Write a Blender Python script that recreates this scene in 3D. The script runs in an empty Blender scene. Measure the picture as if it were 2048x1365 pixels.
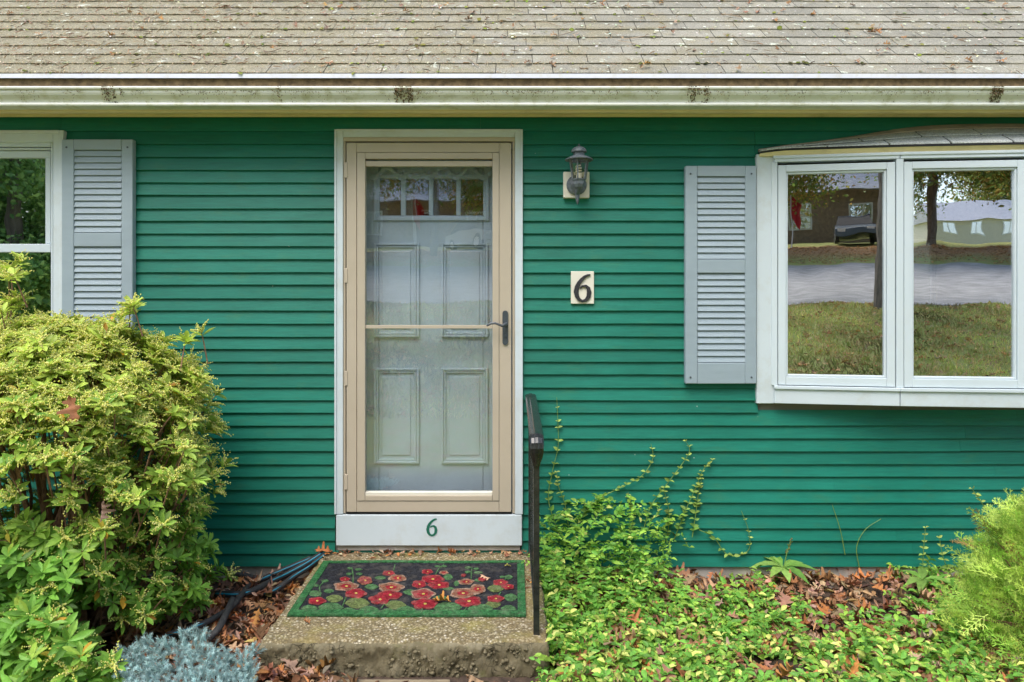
import bpy, math, random
import numpy as np
from mathutils import Vector, Matrix

# ------------------------------------------------------------------ camera, world, sun, exposure
D, F, EYE, HOR = 3.8, 1406.0, 1.53, 590.0        # camera distance to wall, focal length in photo pixels, eye height, horizon row
sc = bpy.context.scene
col = sc.collection
cam_d = bpy.data.cameras.new('camera'); cam = bpy.data.objects.new('camera', cam_d); col.objects.link(cam)
cam.location = (0, -D, EYE); cam.rotation_euler = (math.radians(90), 0, 0)
cam_d.sensor_width = 36; cam_d.lens = F/2048*36
cam_d.shift_y = -(682.5-HOR)/2048
cam_d.clip_start = .05; cam_d.clip_end = 2000
sc.camera = cam

SUN_EL, SUN_AZ = math.radians(60), math.radians(205)   # azimuth clockwise from +Y: light comes from the front, a little left
w = bpy.data.worlds.new('World'); sc.world = w; w.use_nodes = True
nt = w.node_tree; bg = nt.nodes['Background']
sky = nt.nodes.new('ShaderNodeTexSky'); sky.sky_type = 'NISHITA'; sky.sun_disc = False
sky.sun_elevation = SUN_EL; sky.sun_rotation = SUN_AZ
sky.air_density = 1.0; sky.dust_density = 2.5; sky.ozone_density = 1.0
nt.links.new(sky.outputs[0], bg.inputs[0]); bg.inputs[1].default_value = 0.15
sun_d = bpy.data.lights.new('sun', 'SUN'); sun_d.energy = 1.15; sun_d.angle = math.radians(40); sun_d.color = (1, .98, .95)
sun = bpy.data.objects.new('sun', sun_d); col.objects.link(sun)
sdir = Vector((math.sin(SUN_AZ)*math.cos(SUN_EL), math.cos(SUN_AZ)*math.cos(SUN_EL), math.sin(SUN_EL)))
sun.rotation_euler = sdir.to_track_quat('Z', 'Y').to_euler(); sun.location = sdir*30
sc.view_settings.view_transform = 'Standard'; sc.view_settings.look = 'None'
sc.view_settings.exposure = 1.25; sc.view_settings.gamma = 1.0
sc.cycles.max_bounces = 8; sc.cycles.transparent_max_bounces = 12
sc.cycles.use_denoising = True

R = random.Random(7)
rng = np.random.default_rng(11)

# ------------------------------------------------------------------ pixel helpers
def PX(px, py, Y):
    s = (Y+D)/F
    return Vector(((px-1024)*s, Y, EYE+(HOR-py)*s))
def GX(px, py, z=0.0):                      # photo pixel on the horizontal plane z
    Z = F*(EYE-z)/(py-HOR)
    return Vector(((px-1024)*Z/F, Z-D, z))
def proj(p):
    Z = p[1]+D
    return 1024+F*p[0]/Z, HOR-F*(p[2]-EYE)/Z

# ------------------------------------------------------------------ materials
def node(nt, t, **kw):
    n = nt.nodes.new(t)
    for k, v in kw.items(): setattr(n, k, v)
    return n
def noise(nt, vec, scale, detail=4, rough=.55):
    n = node(nt, 'ShaderNodeTexNoise'); n.inputs['Scale'].default_value = scale
    n.inputs['Detail'].default_value = detail; n.inputs['Roughness'].default_value = rough
    nt.links.new(vec, n.inputs['Vector']); return n.outputs['Fac']
def ramp(nt, fac, stops):
    r = node(nt, 'ShaderNodeValToRGB'); e = r.color_ramp.elements
    while len(e) > 1: e.remove(e[-1])
    e[0].position, e[0].color = stops[0][0], (*stops[0][1], 1)
    for p, c in stops[1:]:
        x = e.new(p); x.color = (*c, 1)
    nt.links.new(fac, r.inputs[0]); return r.outputs[0]
def g1(v): return (v, v, v)
def mixc(nt, fac, a, b, mode='MIX'):
    m = node(nt, 'ShaderNodeMix', data_type='RGBA', blend_type=mode)
    for s, v in ((0, fac), (6, a), (7, b)):
        if isinstance(v, (int, float)): m.inputs[s].default_value = v
        elif isinstance(v, tuple): m.inputs[s].default_value = (*v, 1)
        else: nt.links.new(v, m.inputs[s])
    return m.outputs[2]
def position(nt, stretch=(1, 1, 1)):
    g = node(nt, 'ShaderNodeNewGeometry'); m = node(nt, 'ShaderNodeMapping'); m.inputs['Scale'].default_value = stretch
    nt.links.new(g.outputs['Position'], m.inputs['Vector']); return m.outputs[0]
def new_mat(name):
    m = bpy.data.materials.new(name); m.use_nodes = True
    return m, m.node_tree, m.node_tree.nodes['Principled BSDF']
def bumpy(nt, b, height, strength, dist=.004):
    n = node(nt, 'ShaderNodeBump'); n.inputs['Strength'].default_value = strength; n.inputs['Distance'].default_value = dist
    nt.links.new(height, n.inputs['Height']); nt.links.new(n.outputs[0], b.inputs['Normal'])
def M(name, c, rough=.55, var=.12, vs=6., bump=.25, bs=120., metal=0., stretch=(1, 1, 1), dirt=None, dirt_amt=.35, dirt_s=5., spec=.5):
    m, nt, b = new_mat(name)
    p = position(nt, stretch)
    a = tuple(x*(1-var) for x in c); d = tuple(min(1, x*(1+var)) for x in c)
    cc = ramp(nt, noise(nt, p, vs), [(.3, a), (.7, d)])
    if dirt:
        f = ramp(nt, noise(nt, position(nt), dirt_s, 8, .7), [(.5, g1(0)), (.72, g1(dirt_amt))])
        cc = mixc(nt, f, cc, dirt)
    nt.links.new(cc, b.inputs['Base Color'])
    b.inputs['Roughness'].default_value = rough; b.inputs['Metallic'].default_value = metal
    b.inputs['Specular IOR Level'].default_value = spec
    if bump: bumpy(nt, b, noise(nt, p, bs, 3), bump)
    return m
MT = {}
WHITE = (.57, .64, .67)
MT['white'] = M('white_paint', WHITE, .45, .04, 3, .12, 60, dirt=(.42, .40, .30), dirt_amt=.3, dirt_s=9)
MT['vinyl'] = M('white_vinyl', (.57, .645, .68), .35, .03, 3, .05, 40, dirt=(.55, .54, .46), dirt_amt=.15)
MT['soffit'] = M('cream_soffit_paint', (.72, .62, .36), .5, .08, 4, .1, 40, dirt=(.3, .24, .12), dirt_amt=.3)
MT['gutter'] = M('gutter_enamel', (.66, .68, .60), .35, .05, 3, .1, 30, dirt=(.36, .36, .17), dirt_amt=.75, dirt_s=14, stretch=(1, 1, 1))
MT['rust'] = M('gutter_sludge', (.17, .115, .055), .9, .5, 30, .6, 90)
MT['alu'] = M('aluminium_drip_edge', (.72, .74, .80), .35, .05, 5, .1, 40, dirt=(.6, .56, .42), dirt_amt=.5, dirt_s=22)
MT['tan'] = M('tan_enamel', (.47, .405, .31), .4, .035, 3, .05, 80, dirt=(.36, .3, .21), dirt_amt=.2)
MT['dark_gap'] = M('dark_rubber', (.02, .02, .02), .8, .2)
MT['door'] = M('pale_blue_door_paint', (.345, .435, .505), .5, .06, 5, .15, 60, dirt=(.29, .36, .375), dirt_amt=.5, dirt_s=7)
MT['shutter'] = M('grey_blue_shutter', (.295, .365, .405), .5, .05, 4, .35, 180, stretch=(1, 1, 5))
MT['foundation'] = M('foundation_concrete', (.42, .39, .34), .9, .2, 9, .5, 60, dirt=(.2, .16, .11), dirt_amt=.6)
MT['iron'] = M('black_iron_paint', (.016, .018, .018), .22, .3, 30, .25, 120, dirt=(.06, .055, .04), dirt_amt=.4, dirt_s=30)
MT['lantern'] = M('lantern_grey_metal', (.10, .12, .135), .45, .3, 40, .4, 150, dirt=(.32, .34, .34), dirt_amt=.5, dirt_s=60)
MT['handle'] = M('handle_slate_metal', (.055, .068, .08), .35, .15, 40, .1, 200)
MT['cream'] = M('cream_block', (.72, .69, .58), .5, .05, 6, .1, 60, dirt=(.6, .5, .35), dirt_amt=.25)
MT['number'] = M('number_black', (.018, .018, .022), .3, .3, 120, .9, 230)
MT['number_green'] = M('number_green', (.01, .13, .08), .5, .1)
MT['bulb'] = M('bulb_white', (.8, .78, .7), .3, .03)
MT['interior'] = M('interior_plaster', (.16, .15, .13), .9, .1)
MT['wood'] = M('weathered_wood', (.25, .20, .125), .8, .3, 20, .5, 60, stretch=(1, 8, 8))
MT['stem'] = M('brown_bark', (.24, .13, .075), .85, .35, 60, .6, 120)
MT['bark'] = M('tree_bark', (.20, .16, .12), .9, .4, 9, .9, 22, stretch=(3, 3, .6))
MT['green_stem'] = M('green_stem', (.16, .26, .05), .6, .2)
MT['hose'] = M('hose_rubber', (.028, .028, .028), .75, .25, 30, .15, 150, dirt=(.11, .1, .085), dirt_amt=.5, dirt_s=25)
MT['hose_blue'] = M('hose_stripe', (.01, .22, .32), .45, .2, 40, .1)
MT['soil'] = M('soil', (.075, .05, .032), .95, .4, 30, .8, 80)

def clap_mat():
    m, nt, b = new_mat('green_clapboard_paint')
    p = position(nt, (.7, 1, 9))
    big = noise(nt, position(nt), 1.3, 3)
    c = ramp(nt, big, [(.3, (.005, .142, .094)), (.7, (.010, .186, .130))])
    streak = ramp(nt, noise(nt, p, 9, 6, .65), [(.35, g1(.86)), (.7, g1(1.12))])
    c = mixc(nt, 1.0, c, streak, 'MULTIPLY')
    info = node(nt, 'ShaderNodeObjectInfo')
    tone = ramp(nt, info.outputs['Random'], [(0, g1(.9)), (1, g1(1.08))])
    c = mixc(nt, 1.0, c, tone, 'MULTIPLY')
    wear = ramp(nt, noise(nt, position(nt, (1, 1, 2.5)), 5, 8, .7), [(.54, g1(0)), (.74, g1(.4))])
    c = mixc(nt, wear, c, (.05, .17, .07))
    v = node(nt, 'ShaderNodeTexVoronoi'); v.inputs['Scale'].default_value = 7; nt.links.new(position(nt, (1, .1, 1)), v.inputs['Vector'])
    sp = ramp(nt, v.outputs['Distance'], [(.018, g1(.6)), (.03, g1(0))])
    c = mixc(nt, sp, c, (.45, .52, .45))
    nt.links.new(c, b.inputs['Base Color'])
    b.inputs['Roughness'].default_value = .5; b.inputs['Specular IOR Level'].default_value = .36
    bumpy(nt, b, noise(nt, p, 40, 5, .65), .4, .002)
    return m
MT['clap'] = clap_mat()

def shingle_mat(name, a, d, debris=True):
    m, nt, b = new_mat(name)
    p = position(nt)
    gran = ramp(nt, noise(nt, p, 130, 2, .8), [(.3, g1(.62)), (.7, g1(1.35))])
    c = ramp(nt, noise(nt, p, 3, 5), [(.3, a), (.7, d)])
    info = node(nt, 'ShaderNodeObjectInfo')
    c = mixc(nt, 1.0, c, ramp(nt, info.outputs['Random'], [(0, g1(.88)), (1, g1(1.1))]), 'MULTIPLY')
    if debris:
        sx = node(nt, 'ShaderNodeSeparateXYZ'); nt.links.new(p, sx.inputs[0])
        mr = node(nt, 'ShaderNodeMapRange'); mr.inputs[1].default_value = -2.2; mr.inputs[2].default_value = 1.8
        mr.inputs[3].default_value = .16; mr.inputs[4].default_value = -.06; nt.links.new(sx.outputs[0], mr.inputs[0])
        ad = node(nt, 'ShaderNodeMath'); nt.links.new(noise(nt, p, 5, 9, .75), ad.inputs[0]); nt.links.new(mr.outputs[0], ad.inputs[1])
        f = ramp(nt, ad.outputs[0], [(.46, g1(0)), (.62, g1(.85))])
        tan = ramp(nt, noise(nt, p, 160, 2), [(.3, (.175, .155, .09)), (.7, (.345, .315, .215))])
        c = mixc(nt, f, c, tan)
        # lichen: pale grey green crusts
        lf = ramp(nt, noise(nt, p, 16, 5, .6), [(.635, g1(0)), (.66, g1(.85))])
        c = mixc(nt, lf, c, (.55, .58, .47))
        lf2 = ramp(nt, noise(nt, position(nt, (1.1, 1, .9)), 42, 3, .6), [(.69, g1(0)), (.71, g1(.8))])
        c = mixc(nt, lf2, c, (.60, .60, .55))
    c = mixc(nt, 1.0, c, gran, 'MULTIPLY')
    nt.links.new(c, b.inputs['Base Color']); b.inputs['Roughness'].default_value = .95
    b.inputs['Specular IOR Level'].default_value = .2
    bumpy(nt, b, noise(nt, p, 150, 2, .8), .7, .004)
    return m
MT['shingle'] = shingle_mat('asphalt_shingle', (.235, .226, .18), (.31, .295, .235))
MT['bay_shingle'] = shingle_mat('grey_asphalt_shingle', (.42, .45, .44), (.52, .54, .51), False)
MT['flash'] = M('brown_flashing', (.36, .31, .25), .8, .2, 8, .4, 120)

def aggregate_mat(name, top=True):
    m, nt, b = new_mat(name)
    p = position(nt)
    v = node(nt, 'ShaderNodeTexVoronoi'); v.inputs['Scale'].default_value = 95 if top else 42; nt.links.new(p, v.inputs['Vector'])
    if top:
        stones = ramp(nt, v.outputs['Color'], [(.1, (.17, .13, .065)), (.45, (.28, .225, .12)), (.75, (.42, .36, .23)), (.95, (.66, .6, .47))])
        c = mixc(nt, ramp(nt, v.outputs['Distance'], [(.3, g1(0)), (.62, g1(.75))]), stones, (.10, .078, .04))
        moss = ramp(nt, noise(nt, p, 5, 7, .7), [(.5, g1(0)), (.68, g1(.6))]); c = mixc(nt, moss, c, (.25, .22, .05))
        dk = ramp(nt, noise(nt, p, 3, 5), [(.5, g1(0)), (.75, g1(.4))]); c = mixc(nt, dk, c, (.22, .15, .08))
        wt = ramp(nt, noise(nt, position(nt, (1, 1.7, 1)), 7, 8, .7), [(.64, g1(0)), (.72, g1(.7))]); c = mixc(nt, wt, c, (.7, .66, .56))
        h = v.outputs['Distance']; st = -1
    else:
        c = ramp(nt, noise(nt, p, 9, 8, .7), [(.25, (.13, .108, .06)), (.5, (.20, .17, .10)), (.75, (.30, .265, .175))])
        sp = ramp(nt, v.outputs['Distance'], [(.06, g1(.6)), (.16, g1(0))]); c = mixc(nt, sp, c, (.34, .30, .21))
        v2 = node(nt, 'ShaderNodeTexVoronoi', feature='DISTANCE_TO_EDGE'); v2.inputs['Scale'].default_value = 26
        wp = node(nt, 'ShaderNodeVectorMath', operation='ADD'); nz_ = node(nt, 'ShaderNodeTexNoise'); nz_.inputs['Scale'].default_value = 14; nt.links.new(p, nz_.inputs['Vector'])
        sc2 = node(nt, 'ShaderNodeVectorMath', operation='SCALE'); sc2.inputs['Scale'].default_value = .06; nt.links.new(nz_.outputs['Color'], sc2.inputs[0])
        nt.links.new(p, wp.inputs[0]); nt.links.new(sc2.outputs[0], wp.inputs[1]); nt.links.new(wp.outputs[0], v2.inputs['Vector'])
        ck = mixc(nt, ramp(nt, noise(nt, p, 5, 4), [(.48, g1(0)), (.58, g1(1))]), g1(0), ramp(nt, v2.outputs['Distance'], [(.02, g1(.8)), (.09, g1(0))]))
        c = mixc(nt, ck, c, (.03, .024, .014))
        moss = ramp(nt, noise(nt, p, 6, 6, .7), [(.58, g1(0)), (.72, g1(.7))]); c = mixc(nt, moss, c, (.12, .13, .03))
        h = noise(nt, wp.outputs[0], 30, 10, .8)
    nt.links.new(c, b.inputs['Base Color']); b.inputs['Roughness'].default_value = .9; b.inputs['Specular IOR Level'].default_value = .25
    n = node(nt, 'ShaderNodeBump'); n.inputs['Strength'].default_value = .8 if top else 1.0; n.inputs['Distance'].default_value = .006 if top else .010; n.invert = top
    nt.links.new(h, n.inputs['Height']); nt.links.new(n.outputs[0], b.inputs['Normal'])
    return m
MT['agg'] = aggregate_mat('exposed_aggregate'); MT['aggside'] = aggregate_mat('rough_concrete', False)

def glass_mat(name, refl, tint=(.9, .93, .92), wav=.02, wscale=2.5):
    m, nt, b = new_mat(name); nt.nodes.remove(b)
    out = nt.nodes['Material Output']
    g = node(nt, 'ShaderNodeBsdfGlossy'); g.inputs['Roughness'].default_value = .0; g.inputs['Color'].default_value = (.97, .98, 1, 1)
    t = node(nt, 'ShaderNodeBsdfTransparent'); t.inputs['Color'].default_value = (*tint, 1)
    fr = node(nt, 'ShaderNodeLayerWeight'); fr.inputs['Blend'].default_value = .5
    p5 = node(nt, 'ShaderNodeMath', operation='POWER'); nt.links.new(fr.outputs['Facing'], p5.inputs[0]); p5.inputs[1].default_value = 5
    a = node(nt, 'ShaderNodeMath', operation='MULTIPLY_ADD', use_clamp=True); nt.links.new(p5.outputs[0], a.inputs[0]); a.inputs[1].default_value = 1-refl; a.inputs[2].default_value = refl
    mx = node(nt, 'ShaderNodeMixShader'); nt.links.new(a.outputs[0], mx.inputs[0]); nt.links.new(t.outputs[0], mx.inputs[1]); nt.links.new(g.outputs[0], mx.inputs[2])
    nt.links.new(mx.outputs[0], out.inputs[0])
    n = node(nt, 'ShaderNodeBump'); n.inputs['Strength'].default_value = wav; n.inputs['Distance'].default_value = .05
    nt.links.new(noise(nt, position(nt), wscale, 2), n.inputs['Height']); nt.links.new(n.outputs[0], g.inputs['Normal'])
    return m
MT['glass'] = glass_mat('coated_window_glass', .58, wav=.02)
MT['storm_glass'] = glass_mat('storm_door_glass', .115, (.98, .99, .99), .012, 3)
MT['lantern_glass'] = glass_mat('lantern_glass', .03, (.94, .91, .83), 0)

def leaf_mat(name, rough=.4, trans=.25, attr=True, stops=None):
    m, nt, b = new_mat(name); out = nt.nodes['Material Output']
    if attr:
        a = node(nt, 'ShaderNodeAttribute'); a.attribute_name = 'col'; c = a.outputs['Color']
    else:
        c = ramp(nt, node(nt, 'ShaderNodeObjectInfo').outputs['Random'], stops)
    c = mixc(nt, 1.0, c, ramp(nt, noise(nt, position(nt), 60, 3), [(.3, g1(.8)), (.7, g1(1.15))]), 'MULTIPLY')
    nt.links.new(c, b.inputs['Base Color']); b.inputs['Roughness'].default_value = rough; b.inputs['Specular IOR Level'].default_value = .28
    t = node(nt, 'ShaderNodeBsdfTranslucent'); nt.links.new(c, t.inputs[0])
    mx = node(nt, 'ShaderNodeMixShader'); mx.inputs[0].default_value = trans
    nt.links.new(b.outputs[0], mx.inputs[1]); nt.links.new(t.outputs[0], mx.inputs[2]); nt.links.new(mx.outputs[0], out.inputs[0])
    return m
MT['leaf'] = leaf_mat('foliage', .45, .35)
MT['dry'] = leaf_mat('dry_leaf', .75, .1)
MT['leaf_obj'] = leaf_mat('glossy_leaf', attr=False, stops=[(0, (.18, .38, .055)), (.5, (.27, .47, .07)), (.95, (.44, .57, .09)), (.985, (.62, .36, .04))])

# ------------------------------------------------------------------ mesh building
class MB:
    def __init__(s): s.v = []; s.f = []; s.c = []
    def add(s, v, f):
        o = len(s.v); s.v += [tuple(x) for x in v]; s.f += [tuple(o+i for i in q) for q in f]; return s
    def box(s, x0, x1, y0, y1, z0, z1):
        v = [(x, y, z) for z in (z0, z1) for y in (y0, y1) for x in (x0, x1)]
        return s.add(v, [(0, 2, 3, 1), (4, 5, 7, 6), (0, 1, 5, 4), (2, 6, 7, 3), (0, 4, 6, 2), (1, 3, 7, 5)])
    def obox(s, o, a, b, c):                # oriented box: corner o, edge vectors a b c
        o, a, b, c = map(Vector, (o, a, b, c))
        v = [o, o+a, o+b, o+a+b, o+c, o+a+c, o+b+c, o+a+b+c]
        return s.add(v, [(0, 2, 3, 1), (4, 5, 7, 6), (0, 1, 5, 4), (2, 6, 7, 3), (0, 4, 6, 2), (1, 3, 7, 5)])
    def pbox(s, x0, x1, y0, y1, yf, yb):    # photo-pixel rectangle at depth yf, reaching back to yb
        a = PX(x0, y1, yf); b = PX(x1, y0, yf)
        return s.box(a.x, b.x, yf, yb, a.z, b.z)
    def tube(s, path, rad, n=8, cap=True):
        path = [Vector(p) for p in path]; N = len(path)
        if not hasattr(rad, '__len__'): rad = [rad]*N
        vs = []; u = None
        for i, p in enumerate(path):
            t = (path[min(i+1, N-1)]-path[max(i-1, 0)]).normalized()
            if u is None:
                u = t.orthogonal().normalized()
            u = (u-t*u.dot(t)).normalized(); w_ = t.cross(u)
            vs += [p+(u*math.cos(2*math.pi*k/n)+w_*math.sin(2*math.pi*k/n))*rad[i] for k in range(n)]
        fs = [(i*n+k, i*n+(k+1) % n, (i+1)*n+(k+1) % n, (i+1)*n+k) for i in range(N-1) for k in range(n)]
        if cap: fs += [tuple(range(n-1, -1, -1)), tuple((N-1)*n+k for k in range(n))]
        return s.add(vs, fs)
    def lathe(s, prof, c=(0, 0, 0), n=16, rot=0.):     # prof: list of (r, z)
        vs = []; fs = []
        for r, z in prof: vs += [(c[0]+r*math.cos(rot+2*math.pi*k/n), c[1]+r*math.sin(rot+2*math.pi*k/n), c[2]+z) for k in range(n)]
        for i in range(len(prof)-1): fs += [(i*n+k, i*n+(k+1) % n, (i+1)*n+(k+1) % n, (i+1)*n+k) for k in range(n)]
        fs += [tuple(range(n-1, -1, -1)), tuple((len(prof)-1)*n+k for k in range(n))]
        return s.add(vs, fs)
    def extrude(s, prof, x0, x1, seg=1, close=False):  # (y, z) profile along X
        n = len(prof); vs = []; fs = []
        for i in range(seg+1):
            x = x0+(x1-x0)*i/seg
            vs += [(x, y, z) for y, z in prof]
        for i in range(seg):
            for k in range(n if close else n-1):
                a, b = i*n+k, i*n+(k+1) % n
                fs.append((a, b, b+n, a+n))
        if close: fs += [tuple(range(n-1, -1, -1)), tuple(seg*n+k for k in range(n))]
        return s.add(vs, fs)
    def ribbon(s, path, wid, y0, y1):       # flat stroke in the XZ plane, from depth y0 (front) to y1
        P = [Vector((p[0], 0, p[1])) for p in path]; N = len(P); vs = []
        for i, p in enumerate(P):
            t = (P[min(i+1, N-1)]-P[max(i-1, 0)]).normalized(); nrm = Vector((-t.z, 0, t.x))*wid[i]/2
            a, b = p+nrm, p-nrm
            vs += [(a.x, y0, a.z), (b.x, y0, b.z), (b.x, y1, b.z), (a.x, y1, a.z)]
        fs = [(i*4+k, i*4+(k+1) % 4, i*4+4+(k+1) % 4, i*4+4+k) for i in range(N-1) for k in range(4)]
        fs += [(3, 2, 1, 0), tuple((N-1)*4+k for k in range(4))]
        return s.add(vs, fs)
    def build(s, name, mat, parent=None, bev=0., smooth=False, kind=None):
        return link_mesh(name, s.v, s.f, mat, parent, bev, smooth, kind)
ORG = {}
def link_mesh(name, v, f, mat, parent=None, bev=0., smooth=False, kind=None, cols=None):
    me = bpy.data.meshes.new(name)
    o0 = ORG.get(parent.name, Vector()) if parent else Vector()
    v = np.asarray(v, dtype=np.float64).reshape(-1, 3)-np.array(o0)
    if isinstance(f, np.ndarray):
        k = f.shape[1]; n = len(f)
        me.vertices.add(len(v)); me.vertices.foreach_set('co', v.astype(np.float32).ravel())
        me.loops.add(n*k); me.loops.foreach_set('vertex_index', f.astype(np.int32).ravel())
        me.polygons.add(n); me.polygons.foreach_set('loop_start', np.arange(0, n*k, k, dtype=np.int32))
        me.update(calc_edges=True); me.validate()
    else:
        me.from_pydata([tuple(x) for x in v], [], f); me.update()
    if cols is not None:
        ca = me.color_attributes.new('col', 'FLOAT_COLOR', 'POINT')
        cc = np.ones((len(v), 4), np.float32); cc[:, :3] = cols; ca.data.foreach_set('color', cc.ravel())
    if smooth: me.polygons.foreach_set('use_smooth', [True]*len(me.polygons))
    me.materials.append(MT[mat] if isinstance(mat, str) else mat)
    o = bpy.data.objects.new(name, me); col.objects.link(o)
    if parent: o.parent = parent
    ORG[o.name] = o0.copy()
    if bev:
        b = o.modifiers.new('bevel', 'BEVEL'); b.width = bev; b.segments = 2; b.limit_method = 'ANGLE'
    if kind: o['kind'] = kind
    return o
def thing(name, label, cat, loc=(0, 0, 0), group=None):
    o = bpy.data.objects.new(name, None); col.objects.link(o); o.location = loc; o.empty_display_size = .1
    o['label'] = label; o['category'] = cat
    if group: o['group'] = group
    ORG[o.name] = Vector(loc); return o
def part(name, parent):                     # an Empty that groups sub-parts
    o = bpy.data.objects.new(name, None); col.objects.link(o); o.parent = parent; o.empty_display_size = .05
    ORG[o.name] = ORG[parent.name].copy(); return o
def tag(o, label, cat, group=None, kind=None):
    o['label'] = label; o['category'] = cat
    if group: o['group'] = group
    if kind: o['kind'] = kind
    return o
def inst(name, src, mtx, parent):           # copy sharing mesh data, world matrix mtx
    o = bpy.data.objects.new(name, src); col.objects.link(o)
    if parent:
        o.parent = parent; mtx = Matrix.Translation(-ORG[parent.name]) @ mtx
    o.matrix_basis = mtx; return o
def norm(a): return a/np.maximum(np.linalg.norm(a, axis=-1, keepdims=True), 1e-9)
# templates: (verts with x along the blade, y across, z up), faces
def fan_leaf(prof, fold=.18, droop=.12):
    vs = []; fs = []
    for x, wd in prof:
        z = -droop*x*x
        vs += [(x, -wd, z+fold*wd), (x, 0, z), (x, wd, z+fold*wd)]
    for i in range(len(prof)-1):
        a = i*3; fs += [(a, a+3, a+4, a+1), (a+1, a+4, a+5, a+2)]
    return np.array(vs, float), np.array(fs)
LEAF_P = fan_leaf([(0, .03), (.3, .30), (.62, .46), (.86, .27), (1, .02)])                  # pieris, width scaled by W
LEAF_V = fan_leaf([(0, .06), (.35, .5), (.7, .4), (1, .02)], .35, .2)                        # vinca
LEAF_T = fan_leaf([(0, .1), (.5, .5), (1, .05)], .3, .2)                                     # tree leaf
def oak_template(curl, seed):
    r = random.Random(seed)
    half = [(.0, .02), (.12, .05), (.2, .24), (.27, .30), (.33, .11), (.42, .13), (.50, .40), (.58, .44), (.62, .15), (.70, .14), (.78, .30), (.85, .28), (.86, .1), (1, .0)]
    vs = []
    for x, wd in half:
        w2 = wd*r.uniform(.8, 1.2)
        for s in (-1, 0, 1):
            z = curl*(abs(s)*w2*1.3)**1.4+.10*math.sin(x*5+seed)*x+(r.uniform(-.05, .05) if s else 0)
            vs.append((x, s*w2*.85, z))
    fs = []
    for i in range(len(half)-1):
        a = i*3; fs += [(a, a+3, a+4, a+1), (a+1, a+4, a+5, a+2)]
    return np.array(vs, float), np.array(fs)
BEECH = fan_leaf([(0, .1), (.3, .45), (.65, .5), (1, .06)], .5, -.25)
OAK = [oak_template(c, k) for k, c in enumerate((.5, .9, 1.3, -.5, -.9, .2))]
def scatter(tmpl, pos, d, n, L, W, cols=None):
    tv, tf = tmpl; pos = np.asarray(pos, float); N = len(pos)
    d = norm(np.asarray(d, float)); n = np.asarray(n, float); s = norm(np.cross(n, d)); n = np.cross(d, s)
    L = np.broadcast_to(np.asarray(L, float), (N,)); W = np.broadcast_to(np.asarray(W, float), (N,))
    V = (pos[:, None]+tv[None, :, 0:1]*d[:, None]*L[:, None, None]+tv[None, :, 1:2]*s[:, None]*W[:, None, None]
         + tv[None, :, 2:3]*n[:, None]*L[:, None, None])
    Fc = tf[None]+(np.arange(N)*len(tv))[:, None, None]
    C = None if cols is None else np.repeat(np.asarray(cols, float), len(tv), axis=0)
    return V.reshape(-1, 3), Fc.reshape(-1, tf.shape[1]), C
def join(chunks):
    Vs, Fs, Cs, o = [], [], [], 0
    for V, Fc, C in chunks:
        Vs.append(V); Fs.append(Fc+o); Cs.append(C); o += len(V)
    return np.concatenate(Vs), np.concatenate(Fs), np.concatenate(Cs)
def pick(pal, n, jit=.15):
    pal = np.array(pal); c = pal[rng.integers(0, len(pal), n)]
    return np.clip(c*(1+rng.normal(0, jit, (n, 1)))*(1+rng.normal(0, jit*.3, (n, 3))), .002, 1)
def rand_dirs(n):
    return norm(rng.normal(size=(n, 3)))

# ------------------------------------------------------------------ ground, lawn, road
GP = [(-60, 0), (-3.8, 0), (0, 0)]
def gz(X, Y):
    L = -Y
    base = np.interp(L, [3.2, 6, 12, 24, 28, 38, 60], [0, .25, 1.34, 2.64, 3.4, 4.35, 4.9])
    return base
def sheet(name, xs, ys, mat, dz, label=None):
    v = [(x, y, float(gz(x, y))+dz(x, y)) for y in ys for x in xs]; nx = len(xs)
    f = [(j*nx+i, j*nx+i+1, (j+1)*nx+i+1, (j+1)*nx+i) for j in range(len(ys)-1) for i in range(nx-1)]
    return link_mesh(name, v, f, mat, smooth=True, kind='structure')
def lawn_mat():
    m, nt, b = new_mat('ground_lawn_and_soil'); p = position(nt)
    grass = ramp(nt, noise(nt, p, 2.6, 10, .8), [(.36, (.40, .25, .13)), (.46, (.38, .36, .11)), (.54, (.28, .36, .08)), (.64, (.46, .34, .18))])
    soil = ramp(nt, noise(nt, p, 20, 6), [(.3, (.045, .03, .02)), (.7, (.11, .07, .045))])
    sx = node(nt, 'ShaderNodeSeparateXYZ'); nt.links.new(p, sx.inputs[0])
    f = node(nt, 'ShaderNodeMapRange'); f.inputs[1].default_value = -2.1; f.inputs[2].default_value = -2.6; nt.links.new(sx.outputs[1], f.inputs[0])
    c = mixc(nt, f.outputs[0], soil, grass)
    lf = node(nt, 'ShaderNodeMapRange'); lf.inputs[1].default_value = -25; lf.inputs[2].default_value = -27; nt.links.new(sx.outputs[1], lf.inputs[0])
    f2 = node(nt, 'ShaderNodeMapRange'); f2.inputs[1].default_value = -33; f2.inputs[2].default_value = -31; nt.links.new(sx.outputs[1], f2.inputs[0])
    mm = node(nt, 'ShaderNodeMath', operation='MULTIPLY'); nt.links.new(lf.outputs[0], mm.inputs[0]); nt.links.new(f2.outputs[0], mm.inputs[1])
    c = mixc(nt, mm.outputs[0], c, (.58, .33, .16))
    nt.links.new(c, b.inputs['Base Color']); b.inputs['Roughness'].default_value = .95
    bumpy(nt, b, noise(nt, p, 25, 6, .7), .8, .03); return m
MT['lawn'] = lawn_mat()
MT['road'] = M('worn_asphalt', (.34, .33, .31), .9, .3, 2.5, .4, 60)
ys = [0.2, -.5, -1, -1.5, -2, -2.5, -3.2, -4, -5, -6, -7, -8, -9, -10, -11, -12, -14, -16, -18, -20, -22, -24, -26, -28, -31, -34, -38, -45, -60, -100, -300, -900]
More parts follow.
